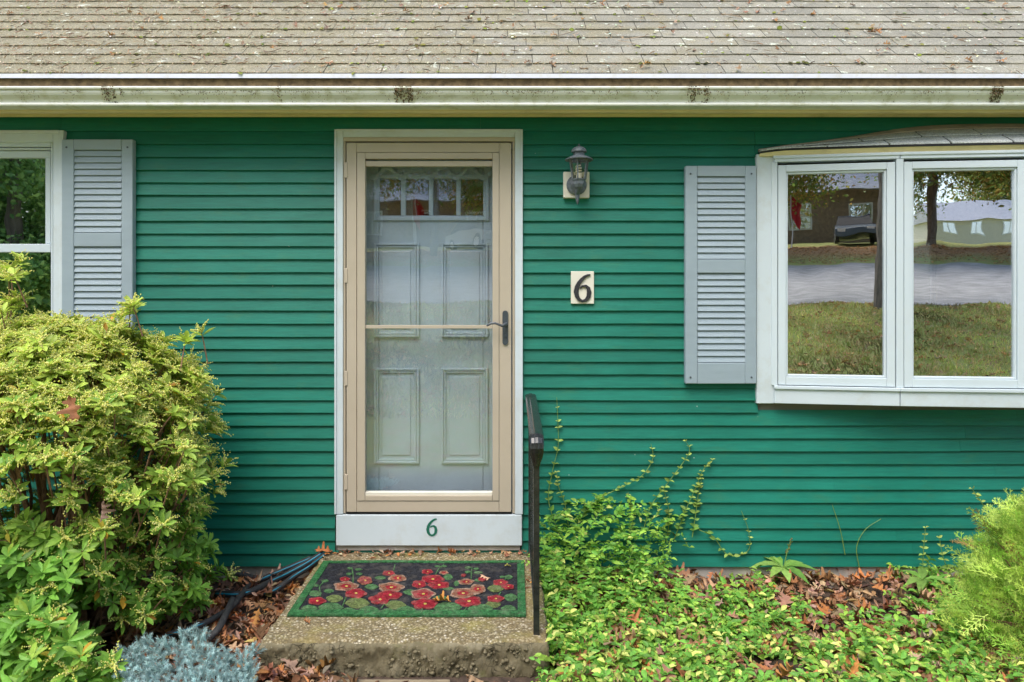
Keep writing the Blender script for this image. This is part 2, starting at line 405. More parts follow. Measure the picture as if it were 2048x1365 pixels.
xs = [-900, -300, -100, -40, -20, -10, -5, -2, 0, 2, 5, 10, 20, 40, 100, 300, 900]
sheet('ground', xs, [900, 300, 60, 6.2]+ys, 'lawn', lambda x, y: 0)
sheet('road', [-300, -100, -40, -20, -10, 0, 10, 20, 40, 100, 300], [y for y in ys if -24 <= y <= -12], 'road', lambda x, y: .012)

# ------------------------------------------------------------------ house shell
house = thing('house', 'green clapboard house with grey shingle roof, white trim, storm door and bow window', 'house', (0, 0, 0))
zc = lambda py: EYE+(HOR-py)*D/F          # wall-plane row -> height
xc = lambda px: (px-1024)*D/F
X0, X1, DEPTH = -6.0, 7.5, 6.0
LINES = [1131.5-25.5*k for k in range(36)]
LINES = [LINES[0]]+[y+R.uniform(-.9, .9) for y in LINES[1:]]
BAY_L, BAY_R = 1513, 1024+(2*2.658-xc(1513))*F/D
OPEN = [(-290, 125, 263, 690), (670, 1044, 261, 1093), (BAY_L, BAY_R, 309, 808)]
wall = part('front_wall', house)
# sheathing behind the boards, with openings
mb = MB(); zb, zt = .02, 2.52
cuts = [X0]+[v for a, b, _, _ in OPEN for v in (xc(a)+.03, xc(b)-.03)]+[X1]
for i in range(0, len(cuts), 2): mb.box(cuts[i], cuts[i+1], .004, .12, zb, zt)
for a, b, t, bt in OPEN:
    mb.box(xc(a)+.03, xc(b)-.03, .004, .12, zc(t)-.03, zt)
    if bt < 1090: mb.box(xc(a)+.03, xc(b)-.03, .004, .12, zb, zc(bt)+.03)
mb.build('sheathing', 'interior', wall)
def clapboard(x0, x1, z0, z1, seed):
    r = random.Random(seed); n = 6; mb = MB(); vs = []; e = r.uniform(-.0012, .0012)
    for i in range(n+1):
        x = x0+(x1-x0)*i/n; dz = e+r.uniform(-.0009, .0009); dy = r.uniform(-.0008, .0008)-.004
        vs += [(x, .002, z0+dz), (x, -.0135+dy, z0+dz), (x, -.0135+dy, z0+dz+.0015), (x, -.0015, z1+.012), (x, .002, z1+.012)]
    fs = []
    for i in range(n):
        for k in range(4): a = i*5+k; fs.append((a, a+5, a+6, a+1))
    fs += [(0, 1, 2, 3, 4), tuple(n*5+k for k in (4, 3, 2, 1, 0))]
    mb.add(vs, fs); return mb.build('clapboard', 'clap', wall)
for k in range(35):
    lo, hi = LINES[k], LINES[k+1]
    segs = [(-1300, 3800)]
    for a, b, t, bt in OPEN:
        if hi < bt-2 and lo > t+9:
            segs = [s for q in segs for s in ((q[0], min(q[1], a+1)), (max(q[0], b-1), q[1])) if s[1]-s[0] > 8]
    out = []
    for a, b in segs:                       # butt joints in long runs
        x = a
        if k in (32, 33) and a < 1508 < b: out.append((a, 1508)); x = 1508.7
        while b-x > 1300:
            j = x+R.uniform(600, 1200); out.append((x, j)); x = j+.3
        out.append((x, b))
    for i, (a, b) in enumerate(out): clapboard(max(xc(a), X0), min(xc(b), X1), zc(lo), zc(hi), k*31+i)
MB().box(X0, X1, .0, .18, -.25, zc(1131.5)-.002).build('foundation', 'foundation', house)
# rest of the shell: side and rear walls, floor, ceiling; the rear wall has a window opening
mb = MB(); mb.box(X0, X0+.12, .121, DEPTH, -.2, 2.5); mb.box(X1-.12, X1, .121, DEPTH, -.2, 2.5)
RW = (5.2, 5.85, 1.35, 2.3)
mb.box(X0+.12, RW[0], DEPTH-.12, DEPTH, -.2, 2.5); mb.box(RW[1], X1-.12, DEPTH-.12, DEPTH, -.2, 2.5)
mb.box(RW[0], RW[1], DEPTH-.12, DEPTH, -.2, RW[2]); mb.box(RW[0], RW[1], DEPTH-.12, DEPTH, RW[3], 2.5)
mb.build('rear_wall', 'interior', house)
MB().box(X0+.12, X1-.12, .19, DEPTH-.12, .0, .05).build('floor', 'wood', house)
MB().box(X0, X1, .121, DEPTH, 2.51, 2.54).build('ceiling', 'interior', house)
rw = part('window', house)
MB().box(RW[0]+.05, RW[1]-.05, DEPTH-.07, DEPTH-.065, RW[2]+.05, RW[3]-.05).build('pane', 'glass', rw)
mb = MB()
for a in ((RW[0], RW[0]+.05, RW[2], RW[3]), (RW[1]-.05, RW[1], RW[2], RW[3]), (RW[0]+.05, RW[1]-.05, RW[2], RW[2]+.05), (RW[0]+.05, RW[1]-.05, RW[3]-.05, RW[3]), (RW[0]+.05, RW[1]-.05, 1.8, 1.84)):
    mb.box(a[0], a[1], DEPTH-.09, DEPTH-.05, a[2], a[3])
mb.build('frame', 'vinyl', rw)

# ------------------------------------------------------------------ roof
TH = math.radians(40); CS, SN = math.cos(TH), math.sin(TH)
RY, RZ = -.21, 2.66
def rp(x, s, h=0.): return Vector((x, RY+s*CS-h*SN, RZ+s*SN+h*CS))
roof = part('roof', house); SMAX = 4.05
mb = MB(); a = rp(0, 0, -.03); b = rp(0, SMAX, -.03); c = rp(0, SMAX, -.012); d = rp(0, .005, -.012)
mb.extrude([(a.y, a.z), (b.y, b.z), (c.y, c.z), (d.y, d.z)], X0-.2, X1+.2, 1, True)
yr = b.y; mb.extrude([(yr, b.z), (2*yr-a.y, a.z), (2*yr-d.y, d.z), (yr, c.z)], X0-.2, X1+.2, 1, True)
mb.build('roof_deck', 'dark_gap', roof)
EXPO, TABW = .127, .2935
tabs = []
for k in range(32):
    off = xc(0)*0+(-3.31 if k % 2 == 0 else -3.31+TABW*.5)+R.uniform(-.02, .02)+(k % 3)*.04
    i0 = int((X0-.2-off)/TABW)-1
    for i in range(i0, i0+int((X1-X0+.6)/TABW)+2):
        gp = .0012 if off+i*TABW < -.2 and k > 0 else .0020; x0 = off+i*TABW+gp; x1 = x0+TABW-2*gp
        if x1 < X0-.2 or x0 > X1+.2: continue
        tabs.append((k, x0, x1))
def tab_geo(k, x0, x1):
    r = R.uniform(-.002, .002); h0 = .0045+R.uniform(-.001, .001); s0 = k*EXPO+r; s1 = s0+EXPO+.03
    P = [rp(x0, s0, 0), rp(x1, s0+R.uniform(-.002, .002), 0), rp(x1, s1, -.008), rp(x0, s1, -.008),
         rp(x0, s0, h0), rp(x1, s0+R.uniform(-.002, .002), h0+R.uniform(-.001, .001)), rp(x1, s1, -.004), rp(x0, s1, -.004)]
    return P, [(0, 3, 2, 1), (4, 5, 6, 7), (0, 1, 5, 4), (1, 2, 6, 5), (3, 7, 6, 2), (0, 4, 7, 3)]
far = MB()
for k, x0, x1 in tabs:
    P, fs = tab_geo(k, x0, x1)
    u0 = proj(P[5])[0]; u1 = proj(P[4])[0]
    if k < 11 and u0 > -20 and u1 < 2070: MB().add(P, fs).build('shingle', 'shingle', roof)
    else: far.add(P, fs)
far.build('shingle_field', 'shingle', roof, kind='stuff')
XA, XB = X0-.2, X1+.2
# drip edge in lengths, fascia, soffit, gutter
mb = MB(); mb.extrude([(-.180, 2.640), (-.216, 2.640), (-.220, 2.633), (-.223, 2.633), (-.223, 2.655), (-.180, 2.6555)], XA, XB, 1, True)
mb.build('drip_edge', 'alu', roof)
gut = part('gutter', house)
MB().box(XA, XB, -.205, -.185, 2.462, 2.59).build('fascia_board', 'soffit', gut); MB().box(XA, XB, -.2065, -.18, 2.591, 2.632).build('gutter_apron', 'rust', gut)
prof = [(-.2055, 2.585), (-.2055, 2.476), (-.272, 2.476), (-.279, 2.478), (-.281, 2.484), (-.279, 2.490), (-.272, 2.4925), (-.270, 2.4975),
        (-.2745, 2.507), (-.2835, 2.517), (-.2925, 2.527), (-.298, 2.538), (-.2995, 2.549), (-.298, 2.551), (-.306, 2.553), (-.3085, 2.560), (-.306, 2.567), (-.297, 2.5685), (-.296, 2.560), (-.29, 2.548), (-.265, 2.498), (-.209, 2.482), (-.209, 2.585)]
mb = MB(); mb.extrude(prof, XA, XB, 12, True); mb.build('gutter_trough', 'gutter', gut)
MB().box(XA, XB, -.1845, .001, 2.503, 2.520).build('soffit', 'soffit', house)
mb = MB(); mb.extrude([(-.016, 2.502), (-.030, 2.502), (-.030, 2.496), (-.022, 2.486), (-.016, 2.486)], XA, XB, 1, True); mb.build('frieze_moulding', 'soffit', house)

# ------------------------------------------------------------------ door: casing, storm door, entry door, kick board
df = part('door_frame', house)
for nm, bx in (('casing', (670, 686, 261, 1029)), ('casing', (1030, 1044, 261, 1029)), ('head_casing', (686.3, 1029.7, 261, 274.5))):
    MB().pbox(*bx, -.028, .1).build(nm, 'white', df, .003)
for bx in ((668.5, 672.5, 259, 1029), (1041.5, 1045.5, 259, 1029), (672.7, 1041.3, 258.6, 262.5)):
    MB().pbox(*bx, -.034, .0).build('backband', 'white', df, .0015)
kb = MB().pbox(672, 1044, 1030.5, 1092, -.030, .02).build('kick_board', 'white', house, .003)
MB().pbox(676, 1040, 1092.5, 1101, -.012, .05).build('threshold', 'foundation', house)
SIX = [(1181.5, 549.5, 3), (1176, 550.5, 4.6), (1170, 553.5, 6), (1164, 559, 7), (1158.5, 566, 8), (1154.5, 574, 9), (1152.8, 583, 9.5), (1154.5, 592, 8.6), (1158.6, 599, 7), (1165.5, 602.3, 5.5),
       (1172.5, 600.3, 6.5), (1177.6, 593.5, 8.4), (1179, 584.5, 9.2), (1177.3, 576.5, 7.8), (1172, 571.8, 5.6), (1165.5, 572.5, 4.2), (1160.5, 576.5, 3)]
def six(cx, cy, k, yf, yb, name, mat, parent, bev=0.):
    s = (yf+D)/F
    path = []; wid = []
    for x, y, wd in SIX:
        p = PX(cx+(x-1166.5)*k, cy+(y-576)*k, yf); path.append((p.x, p.z)); wid.append(wd*k*s)
    return MB().ribbon(path, wid, yf, yb).build(name, mat, parent, bev)
six(864, 1055, .63, -.0325, -.029, 'number', 'number_green', kb)

sd = part('storm_door', house)
for nm, bx, yf in (('frame_jamb', (686.5, 691, 275, 1027), -.020), ('frame_jamb', (1025, 1029.5, 275, 1027), -.020), ('frame_header', (686.5, 1029.5, 275, 283), -.026)):
    MB().pbox(*bx, yf, .03).build(nm, 'tan', sd, .0012)
for nm, bx, yf in (('stile', (693, 713, 286, 1024.5), -.030), ('stile', (998.5, 1022.5, 286, 1024.5), -.030),
                   ('top_rail', (713.4, 998.1, 286, 305), -.030), ('bottom_rail', (713.4, 998.1, 1003, 1024.5), -.030)):
    MB().pbox(*bx, yf, .004).build(nm, 'tan', sd, .002)
for bx in ((713.9, 730, 305.6, 1002.4), (985, 998, 305.6, 1002.4), (730.3, 984.7, 305.6, 318), (730.3, 984.7, 992, 1002.4)):
    MB().pbox(*bx, -.034, .004).build('glazing_bead', 'tan', sd, .0025)
MB().pbox(730.3, 984.7, 322.5, 333, -.024, .002).build('screen_roller', 'tan', sd, .002)
MB().pbox(730.3, 984.7, 985, 991.6, -.029, .002).build('sill_bead', 'cream', sd, .002)
MB().pbox(730.3, 984.7, 651, 657.5, -.026, .002).build('meeting_rail', 'tan', sd, .001)
MB().pbox(731, 984, 333.4, 651, -.012, -.008).build('pane', 'storm_glass', sd)
MB().pbox(731, 984, 657.5, 984.6, -.012, -.008).build('pane', 'storm_glass', sd)
MB().pbox(692, 1024, 1025.3, 1030, -.016, .03).build('door_sweep', 'dark_gap', sd)
for y0, y1 in ((325, 356), (537, 566), (743, 772), (950, 980)):
    MB().pbox(688.5, 695, y0, y1, -.0335, -.018).build('hinge', 'tan', sd, .0015)
def handle():
    mb = MB(); s = (-.036+D)/F; c = PX(1010.5, 656, -.036); hw, hh = 5.6*s, 34.5*s
    pts = [(c.x+hw*math.cos(t), c.z+hh-hw+hw*math.sin(t)) for t in np.linspace(0, math.pi, 9)]+[(c.x+hw*math.cos(t), c.z-hh+hw+hw*math.sin(t)) for t in np.linspace(math.pi, 2*math.pi, 9)]
    n = len(pts); mb.add([(x, -.038, z) for x, z in pts]+[(x, -.0305, z) for x, z in pts],
                         [tuple(range(n-1, -1, -1)), tuple(range(n, 2*n))]+[(i, (i+1) % n, n+(i+1) % n, n+i) for i in range(n)])
    lv = [PX(1011.5, 648.5, -.038), PX(1011.5, 648.5, -.066), PX(1008.5, 650.5, -.078), PX(1004, 652.2, -.082), PX(998, 649.6, -.083), PX(990, 646.8, -.083), PX(983, 647.3, -.082), PX(977, 649.8, -.081), PX(973.5, 652, -.08)]
    mb.tube(lv, [.010, .0095, .009, .0075, .0062, .006, .0062, .0065, .0055], 10)
    k = PX(1010.5, 672, -.040); mb.tube([k, k+Vector((0, -.006, 0))], .0065, 10)
    return mb
handle().build('door_handle', 'handle', sd, .0)
# entry door, seen through the storm glass
ed = part('entry_door', house); YE = .095
def eb(name, bx, yf, yb, mat='door', bev=.003): return MB().pbox(*bx, yf, yb).build(name, mat, ed, bev)
LX = [(758, 801), (811.5, 857), (866.5, 912), (921.5, 966)]
for bx in ((694, 757.5, 300, 1022), (966.5, 1026, 300, 1022), (758, 966, 300, 357), (758, 966, 431.5, 1022), (801.5, 811, 357.4, 431), (857.5, 866, 357.4, 431), (912.5, 921, 357.4, 431)):
    eb('slab' if bx[3] > 440 else 'muntin', bx, YE, YE+.04)
for a, b in LX: eb('pane', (a, b, 357.6, 431), YE+.018, YE+.022, 'glass', 0)
def ring(x0, x1, y0, y1, wd, yf, yb):
    for bx in ((x0, x0+wd, y0, y1), (x1-wd, x1, y0, y1), (x0+wd+.2, x1-wd-.2, y0, y0+wd), (x0+wd+.2, x1-wd-.2, y1-wd, y1)):
        eb('panel_moulding', bx, yf, yb)
ring(747, 978, 349, 441.5, 7, YE-.012, YE-.0005)
for x0, x1, y0, y1 in ((747, 838, 486, 675), (882, 976, 486, 675), (747, 838, 737, 928), (882, 976, 737, 928)):
    ring(x0, x1, y0, y1, 5, YE-.016, YE-.0005); ring(x0+5.6, x1-5.6, y0+5.6, y1-5.6, 4, YE-.010, YE-.0005)
    eb('raised_panel', (x0+17, x1-17, y0+17, y1-17), YE-.006, YE-.0005, bev=.005)
# scalloped valance across the lights
mb = MB(); up = []; n = 64
for i in range(n+1):
    x = 736+(984-736)*i/n; ph = ((x-748)/54.8) % 1; y = 352+9*math.cos(2*math.pi*ph)
    up.append((x, 341, y-(3 if .38 < ph < .62 else 0)))
vs = []
for x, y0, y1 in up:
    a = PX(x, y1-11, YE-.02); b = PX(x, y1, YE-.02); vs += [a, b, a+Vector((0, .004, 0)), b+Vector((0, .004, 0))]
fs = []
for i in range(n):
    a = i*4; fs += [(a, a+1, a+5, a+4), (a+3, a+2, a+6, a+7), (a+1, a+3, a+7, a+5), (a, a+4, a+6, a+2)]
mb.add(vs, fs); mb.build('scalloped_trim', 'door', ed)
mb = MB(); mb.pbox(670, 693.5, 270, 1030, .03, .14); mb.pbox(1027, 1050, 270, 1030, .03, .14); mb.pbox(693.6, 1026.9, 270, 299, .03, .14); mb.build('door_jamb', 'white', house)

# ------------------------------------------------------------------ double-hung window at the far side of the shutter
dw = part('window', house); WL = -290
def wb(name, bx, yf, yb, mat='vinyl', bev=.003): return MB().pbox(*bx, yf, yb).build(name, mat, dw, bev)
wb('casing', (106, 125, 263, 690), -.030, .1, 'white'); wb('head_casing', (WL+19.2, 105.8, 263, 284), -.030, .1, 'white'); wb('casing', (WL, WL+19, 263, 690), -.030, .1, 'white')
wb('casing_edge', (118, 126.5, 261, 690), -.037, -.0, 'white'); wb('casing_edge', (WL-1, 117.8, 260.5, 268), -.037, -.0, 'white')
wb('jamb_liner', (101.5, 105.7, 284.3, 676), -.016, .1); wb('jamb_liner', (WL+19.3, WL+24, 284.3, 676), -.016, .1)
wb('head_track', (WL+24.3, 101.2, 284.3, 294), -.012, .1); wb('head_track', (WL+24.3, 101.2, 296, 300), -.004, .1)
wb('sash_rail', (WL+24.5, 101, 302, 316), .012, .05); wb('sash_stile', (90.5, 101, 316.3, 488), .012, .05); wb('sash_stile', (WL+24.5, WL+36, 316.3, 488), .012, .05)
wb('meeting_rail', (WL+24.5, 101, 488.3, 505), -.012, .05)
wb('sash_stile', (WL+24.5, WL+30, 505.3, 676), -.010, .03); wb('pane', (WL+36, 90.4, 316, 488), .028, .032, 'glass', 0)
wb('pane', (WL+30, 101.2, 505, 676), .008, .012, 'glass', 0)
wb('sill', (WL-6, 131, 676.4, 692), -.055, .1, 'white')

# ------------------------------------------------------------------ shutters
def shutter(dx, dy):
    s = part('shutter', house); o = (dx, dx, dy, dy)
    def b(name, bx, yf, yb, bev=.003): return MB().pbox(*[p+q for p, q in zip(bx, o)], yf, yb).build(name, 'shutter', s, bev)
    b('stile', (1371, 1395, 332, 768), -.050, -.012, .004); b('stile', (1490.5, 1513, 332, 768), -.050, -.012, .004)
    b('rail', (1395.2, 1490.3, 332, 353), -.0495, -.012); b('rail', (1395.2, 1490.3, 519.5, 546.5), -.0495, -.012); b('rail', (1395.2, 1490.3, 726.5, 768), -.0495, -.012)
    b('backing', (1395.2, 1490.3, 353.2, 726), -.022, -.014, 0)
    for y0, y1, n in ((353.5, 519, 13), (547, 726, 14)):
        p = (y1-y0)/n
        for i in range(n):
            a = PX(1395.4+dx, y0+p*i+dy+.6, -.0465); c = PX(1490+dx, y0+p*(i+1)+dy, -.0465)
            MB().add([(a.x, -.0375, a.z), (c.x, -.0375, a.z), (c.x, -.0465, c.z+.003), (a.x, -.0465, c.z+.003), (a.x, -.030, a.z-.002), (c.x, -.030, a.z-.002), (c.x, -.0400, c.z), (a.x, -.0400, c.z)],
                     [(0, 3, 2, 1), (4, 5, 6, 7), (2, 3, 7, 6), (0, 1, 5, 4), (0, 4, 7, 3), (1, 2, 6, 5)]).build('louver', 'shutter', s)
    for x, y in ((1381, 348), (1503, 348), (1381, 755), (1503, 755)):
        p = PX(x+dx, y+dy, -.0505); MB().tube([p, p+Vector((0, -.0025, 0))], .005, 8).build('screw', 'handle', s)
    return s
shutter(0, 0); shutter(-1248, -53)

# ------------------------------------------------------------------ bow window
bay = part('bow_window', house); BCX = 2.658
half = [Vector((1.401, -.04, 0)), Vector((2.02, -.14, 0)), Vector((2.658, -.20, 0))]
BP = half+[Vector((2*BCX-p.x, p.y, 0)) for p in (half[1], half[0])]
zT, zB, zS0, zS1, zG0, zG1 = 2.281, .950, 1.049, 2.2225, 1.105, 2.174
def seg_box(name, A, B, u0, u1, z0, z1, d0, d1, mat='vinyl', bev=.0025):     # d: outwards from the segment line
    t = (B-A).normalized(); nrm = Vector((t.y, -t.x, 0))
    if nrm.y > 0: nrm = -nrm
    o = A+t*u0+nrm*d1+Vector((0, 0, z0))
    return MB().obox(o, t*(u1-u0), nrm*(d0-d1), (0, 0, z1-z0)).build(name, mat, bay, bev)
for px in ((BAY_L, 1548),):
    a = PX(BAY_L, 807.5, -.03); b = PX(1548, 309, -.03)
    MB().box(a.x, b.x, -.032, .1, a.z, b.z).build('casing', 'white', bay, .003)
    MB().box(2*BCX-b.x, 2*BCX-a.x, -.032, .1, a.z, b.z).build('casing', 'white', bay, .003)
for i in range(4):
    A, B = BP[i], BP[i+1]; Ln = (B-A).length
    seg_box('head_board', A, B, .002, Ln-.002, zS1+.016, zT, .004, -.06)
    seg_box('head_trim', A, B, -.004, Ln+.002, zS1+.034, zS1+.050, .0095, .0042)
    seg_box('apron_board', A, B, .002, Ln-.002, zB, zS0-.022, .004, -.06, 'white')
    seg_box('sill_moulding', A, B, .0, Ln, zS0-.0215, zS0-.004, .014, -.06)
    s0, s1 = .022, Ln-.022
    seg_box('mullion', A, B, -.012, s0-.004, zS0-.004, zS1+.0155, .002, -.05)
    seg_box('mullion', A, B, s1+.004, Ln+.001, zS0-.004, zS1+.0155, .0025, -.05)
    sw = .040
    seg_box('sash_stile', A, B, s0, s0+sw, zS0, zS1, -.002, -.045); seg_box('sash_stile', A, B, s1-sw, s1, zS0, zS1, -.002, -.045)
    seg_box('sash_rail', A, B, s0+sw+.0005, s1-sw-.0005, zS0, zG0-.012, -.002, -.045); seg_box('sash_rail', A, B, s0+sw+.0005, s1-sw-.0005, zG1+.012, zS1, -.002, -.045)
    g0, g1_ = s0+sw+.001, s1-sw-.001
    for u0, u1, z0, z1 in ((g0, g0+.010, zG0-.0115, zG1+.0115), (g1_-.010, g1_, zG0-.0115, zG1+.0115), (g0+.0105, g1_-.0105, zG0-.0115, zG0), (g0+.0105, g1_-.0105, zG1, zG1+.0115)):
        seg_box('glazing_bead', A, B, u0, u1, z0, z1, -.010, -.04, bev=.003)
    seg_box('pane', A, B, g0+.0105, g1_-.0105, zG0, zG1, -.024, -.028, 'glass', 0)
    seg_box('inner_stop', A, B, g0, g1_, zG0-.03, zG0+.006, -.07, -.085, 'wood', 0)
def yfront(x):
    return float(np.interp(x, [p.x for p in BP], [p.y for p in BP]))
def zback(x):
    px = 1024+(BCX-abs(x-BCX))*F/D
    return zc(float(np.interp(px, [1500, 1513, 1600, 1700, 1790, 1850, 1920, 2007], [308, 306.5, 292, 277.5, 262.5, 256, 253, 252])))
xl, xr = xc(1514), 2*BCX-xc(1514)
mb = MB(); vs = []                           # floor and ceiling boards of the bow
N = 24
for z0, z1, nm in ((zB+.002, zB+.02, 'seat_board'), (zT-.02, zT+.0, 'ceiling_board')):
    vs = []; fs = []
    for i in range(N+1):
        x = BP[0].x+(BP[4].x-BP[0].x)*i/N; vs += [(x, yfront(x)+.008, z0), (x, .10, z0), (x, .10, z1), (x, yfront(x)+.008, z1)]
    for i in range(N): fs += [(i*4+k, i*4+(k+1) % 4, i*4+4+(k+1) % 4, i*4+4+k) for k in range(4)]
    MB().add(vs, fs).build(nm, 'white', bay)
def rf(x, v, h=0.):
    e = max(0, min(1, (x-xl)/.10, (xr-x)/.10))
    yf = min(-.034, yfront(min(max(x, BP[0].x), BP[4].x)))-.012-.010*e; zf = zT+.012+.012*e
    zb_ = max(zback(x), zf+.004); yb = -.0145
    return Vector((x, yf+(yb-yf)*v, zf+(zb_-zf)*v+h))
def rpatch(name, xa, xb, v0, v1, h0, h1, mat, n=4):
    vs = []; fs = []
    for i in range(n+1):
        x = xa+(xb-xa)*i/n; vs += [rf(x, v0, h0), rf(x, v1, h1), rf(x, v1, h1-.006), rf(x, v0, h0-.006)]
    for i in range(n): fs += [(i*4+k, i*4+4+k, i*4+4+(k+1) % 4, i*4+(k+1) % 4) for k in range(4)]
    fs += [(0, 1, 2, 3), (n*4+3, n*4+2, n*4+1, n*4)]
    return MB().add(vs, fs).build(name, mat, bay)
rpatch('roof_deck', xl, xr, 0, 1, -.002, -.002, 'dark_gap', 40)
for k, (v0, v1, off) in enumerate(((0, .42, .18), (.38, .74, .03))):
    x = xl+.04*k; first = True
    while x < xr-.02:
        x2 = min(xr-.005, x+(off+.16 if first else .30)); first = False
        rpatch('shingle', x, x2-.010, v0, v1, .009+.004*k, .003+.004*k, 'bay_shingle'); x = x2
rpatch('flashing', xl, xr, .70, 1, .016, .008, 'flash', 40)
vs = []; fs = []
for i in range(41):                          # cream fascia strip under the roof edge
    x = xl+(xr-xl)*i/40; p = rf(x, 0, -.009); q = yfront(min(max(x, BP[0].x), BP[4].x))
    vs += [(x, p.y+.003, p.z), (x, min(q, -.034)-.004, zT-.010), (x, .0, zT-.010), (x, .0, p.z)]
for i in range(40): fs += [(i*4+k, i*4+4+k, i*4+4+(k+1) % 4, i*4+(k+1) % 4) for k in range(4)]
MB().add(vs, fs+[(0, 1, 2, 3), (163, 162, 161, 160)]).build('eave_strip', 'soffit', bay)

# ------------------------------------------------------------------ wall lantern
b0 = PX(1153, 372, -.02)
lan = thing('wall_lantern', 'grey metal lantern with spiral bulb on cream block beside the door', 'lantern', b0)
MB().pbox(1127, 1179, 344, 396, -.042, -.004).build('mounting_block', 'cream', lan, .003)
c = PX(1153, 371, -.043); mb = MB()
vs = []; pr = [(.054, -.0425), (.054, -.050), (.046, -.056), (.038, -.058), (.020, -.066), (.004, -.068)]; n = 24
for r0, y in pr: vs += [(c.x+r0*math.cos(2*math.pi*k/n), y, c.z+r0*math.sin(2*math.pi*k/n)) for k in range(n)]
mb.add(vs, [(i*n+k, i*n+(k+1) % n, (i+1)*n+(k+1) % n, (i+1)*n+k) for i in range(len(pr)-1) for k in range(n)]+[tuple((len(pr)-1)*n+k for k in range(n))])
mb.build('back_plate', 'lantern', lan)
YL = -.125; q = lambda px, py: PX(px, py, YL); ax = q(1158, 350).x; zz = lambda py: q(0, py).z
C0 = (ax, YL, 0)
MB().tube([(b0.x, -.062, zz(379)), (b0.x, -.085, zz(384)), (b0.x+.004, -.11, zz(381)), (ax, YL, zz(374)), (ax, YL, zz(367))], [.012, .011, .011, .013, .015], 10).build('arm', 'lantern', lan)
MB().tube([(b0.x, -.070, zz(380)), (b0.x, -.074, zz(394)), (b0.x, -.076, zz(402)), (b0.x, -.076, zz(407))], [.013, .011, .007, .002], 8).build('tail_finial', 'lantern', lan)
MB().lathe([(.022, zz(375)), (.030, zz(369)), (.031, zz(362)), (.036, zz(361)), (.037, zz(358.5)), (.030, zz(358))], C0, 6, .26).build('base_cup', 'lantern', lan)
r1, r0_ = .052, .036
for k in range(6):
    t = .26+k*math.pi/3
    MB().tube([(ax+r0_*math.cos(t), YL+r0_*math.sin(t), zz(359)), (ax+r1*math.cos(t), YL+r1*math.sin(t), zz(317))], .0042, 6).build('cage_bar', 'lantern', lan)
    t2 = t+math.pi/3
    MB().add([(ax+r0_*.97*math.cos(t), YL+r0_*.97*math.sin(t), zz(358.4)), (ax+r0_*.97*math.cos(t2), YL+r0_*.97*math.sin(t2), zz(358.4)), (ax+r1*.97*math.cos(t2), YL+r1*.97*math.sin(t2), zz(317)), (ax+r1*.97*math.cos(t), YL+r1*.97*math.sin(t), zz(317))], [(0, 1, 2, 3)]).build('pane', 'lantern_glass', lan)
MB().lathe([(.052, zz(319)), (.073, zz(321)), (.074, zz(319.5)), (.052, zz(315)), (.034, zz(312.5)), (.030, zz(312)), (.030, zz(306)), (.040, zz(305)), (.041, zz(303.6)), (.036, zz(299)), (.026, zz(295.5)), (.010, zz(293.4)), (.004, zz(293)), (.006, zz(291)), (.004, zz(289)), (.001, zz(287.6))], C0, 18).build('roof', 'lantern', lan)
sp = [(ax-.002+.0135*math.cos(t)*(1-.3*max(0, t/20-.7)), YL+.0135*math.sin(t), zz(347)+t*.0022) for t in np.linspace(0, 18, 60)]
bl = MB().tube(sp, .0048, 6).build('spiral_bulb', 'bulb', lan, smooth=True)
MB().lathe([(.012, zz(358)), (.014, zz(354)), (.013, zz(347)), (.008, zz(346))], C0, 12).build('bulb_base', 'bulb', lan)

# house number plaque
nb = PX(1165, 608, -.02)
num = thing('house_number_sign', 'white plaque with black number 6 below the lantern', 'sign', nb)
MB().pbox(1142, 1188, 543, 608, -.026, -.004).build('plaque', 'cream', num, .002)
six(1166, 576.5, 1.0, -.034, -.0265, 'number', 'number', num, .0015)

# ------------------------------------------------------------------ concrete step
ZS = EYE-1.392
SX0, SX1, SY0 = -1.016, .150, -.985
def nz(x, y, z, s=1.0):
    return (math.sin(x*13.1*s+y*7.7*s+1.3)+math.sin(y*17.3*s-z*11.9*s+x*5.1*s)+math.sin(z*23.7*s+x*19.9*s+.7))/3
def step():
    nx, ny, nzv = 96, 40, 16; vs = []; fs = []; idx = {}
    def V(i, j, k):                          # lattice on the surface of a box
        key = (i, j, k)
        if key in idx: return idx[key]
        x = SX0+(SX1-SX0)*i/nx; y = SY0+(-.004-SY0)*j/ny; z = -.15+(ZS+.15)*k/nzv
        e = .006*nz(x, y, z, 3)+.004*nz(x, y, z, 9)
        if j == 0: y += e*1.6+(.014 if k == nzv else 0)+.006*nz(x, 0, z, 17)+(R.uniform(-.005, .006) if k < nzv-2 else R.uniform(-.003, .003))
        if i == 0: x += e+(.010 if k == nzv else 0)
        if i == nx: x += e-(.010 if k == nzv else 0)
        if k == nzv: z += .0025*nz(x, y, 0, 4)-(.010 if j == 0 else 0)
        idx[key] = len(vs); vs.append((x, y, z)); return idx[key]
    top = [(V(i, j, nzv), V(i+1, j, nzv), V(i+1, j+1, nzv), V(i, j+1, nzv)) for i in range(nx) for j in range(1, ny)]
    side = [(V(i, 0, nzv), V(i+1, 0, nzv), V(i+1, 1, nzv), V(i, 1, nzv)) for i in range(nx)]
    side += [(V(i, 0, k), V(i+1, 0, k), V(i+1, 0, k+1), V(i, 0, k+1)) for i in range(nx) for k in range(nzv)]
    for j in range(ny):
        for k in range(nzv):
            side += [(V(0, j+1, k), V(0, j, k), V(0, j, k+1), V(0, j+1, k+1)), (V(nx, j, k), V(nx, j+1, k), V(nx, j+1, k+1), V(nx, j, k+1))]
    o = link_mesh('concrete_step', vs, top+side, 'agg', smooth=True)
    o.data.materials.append(MT['aggside'])
    for p in o.data.polygons[len(top)+nx:]: p.material_index = 1
    return o
stp = step()
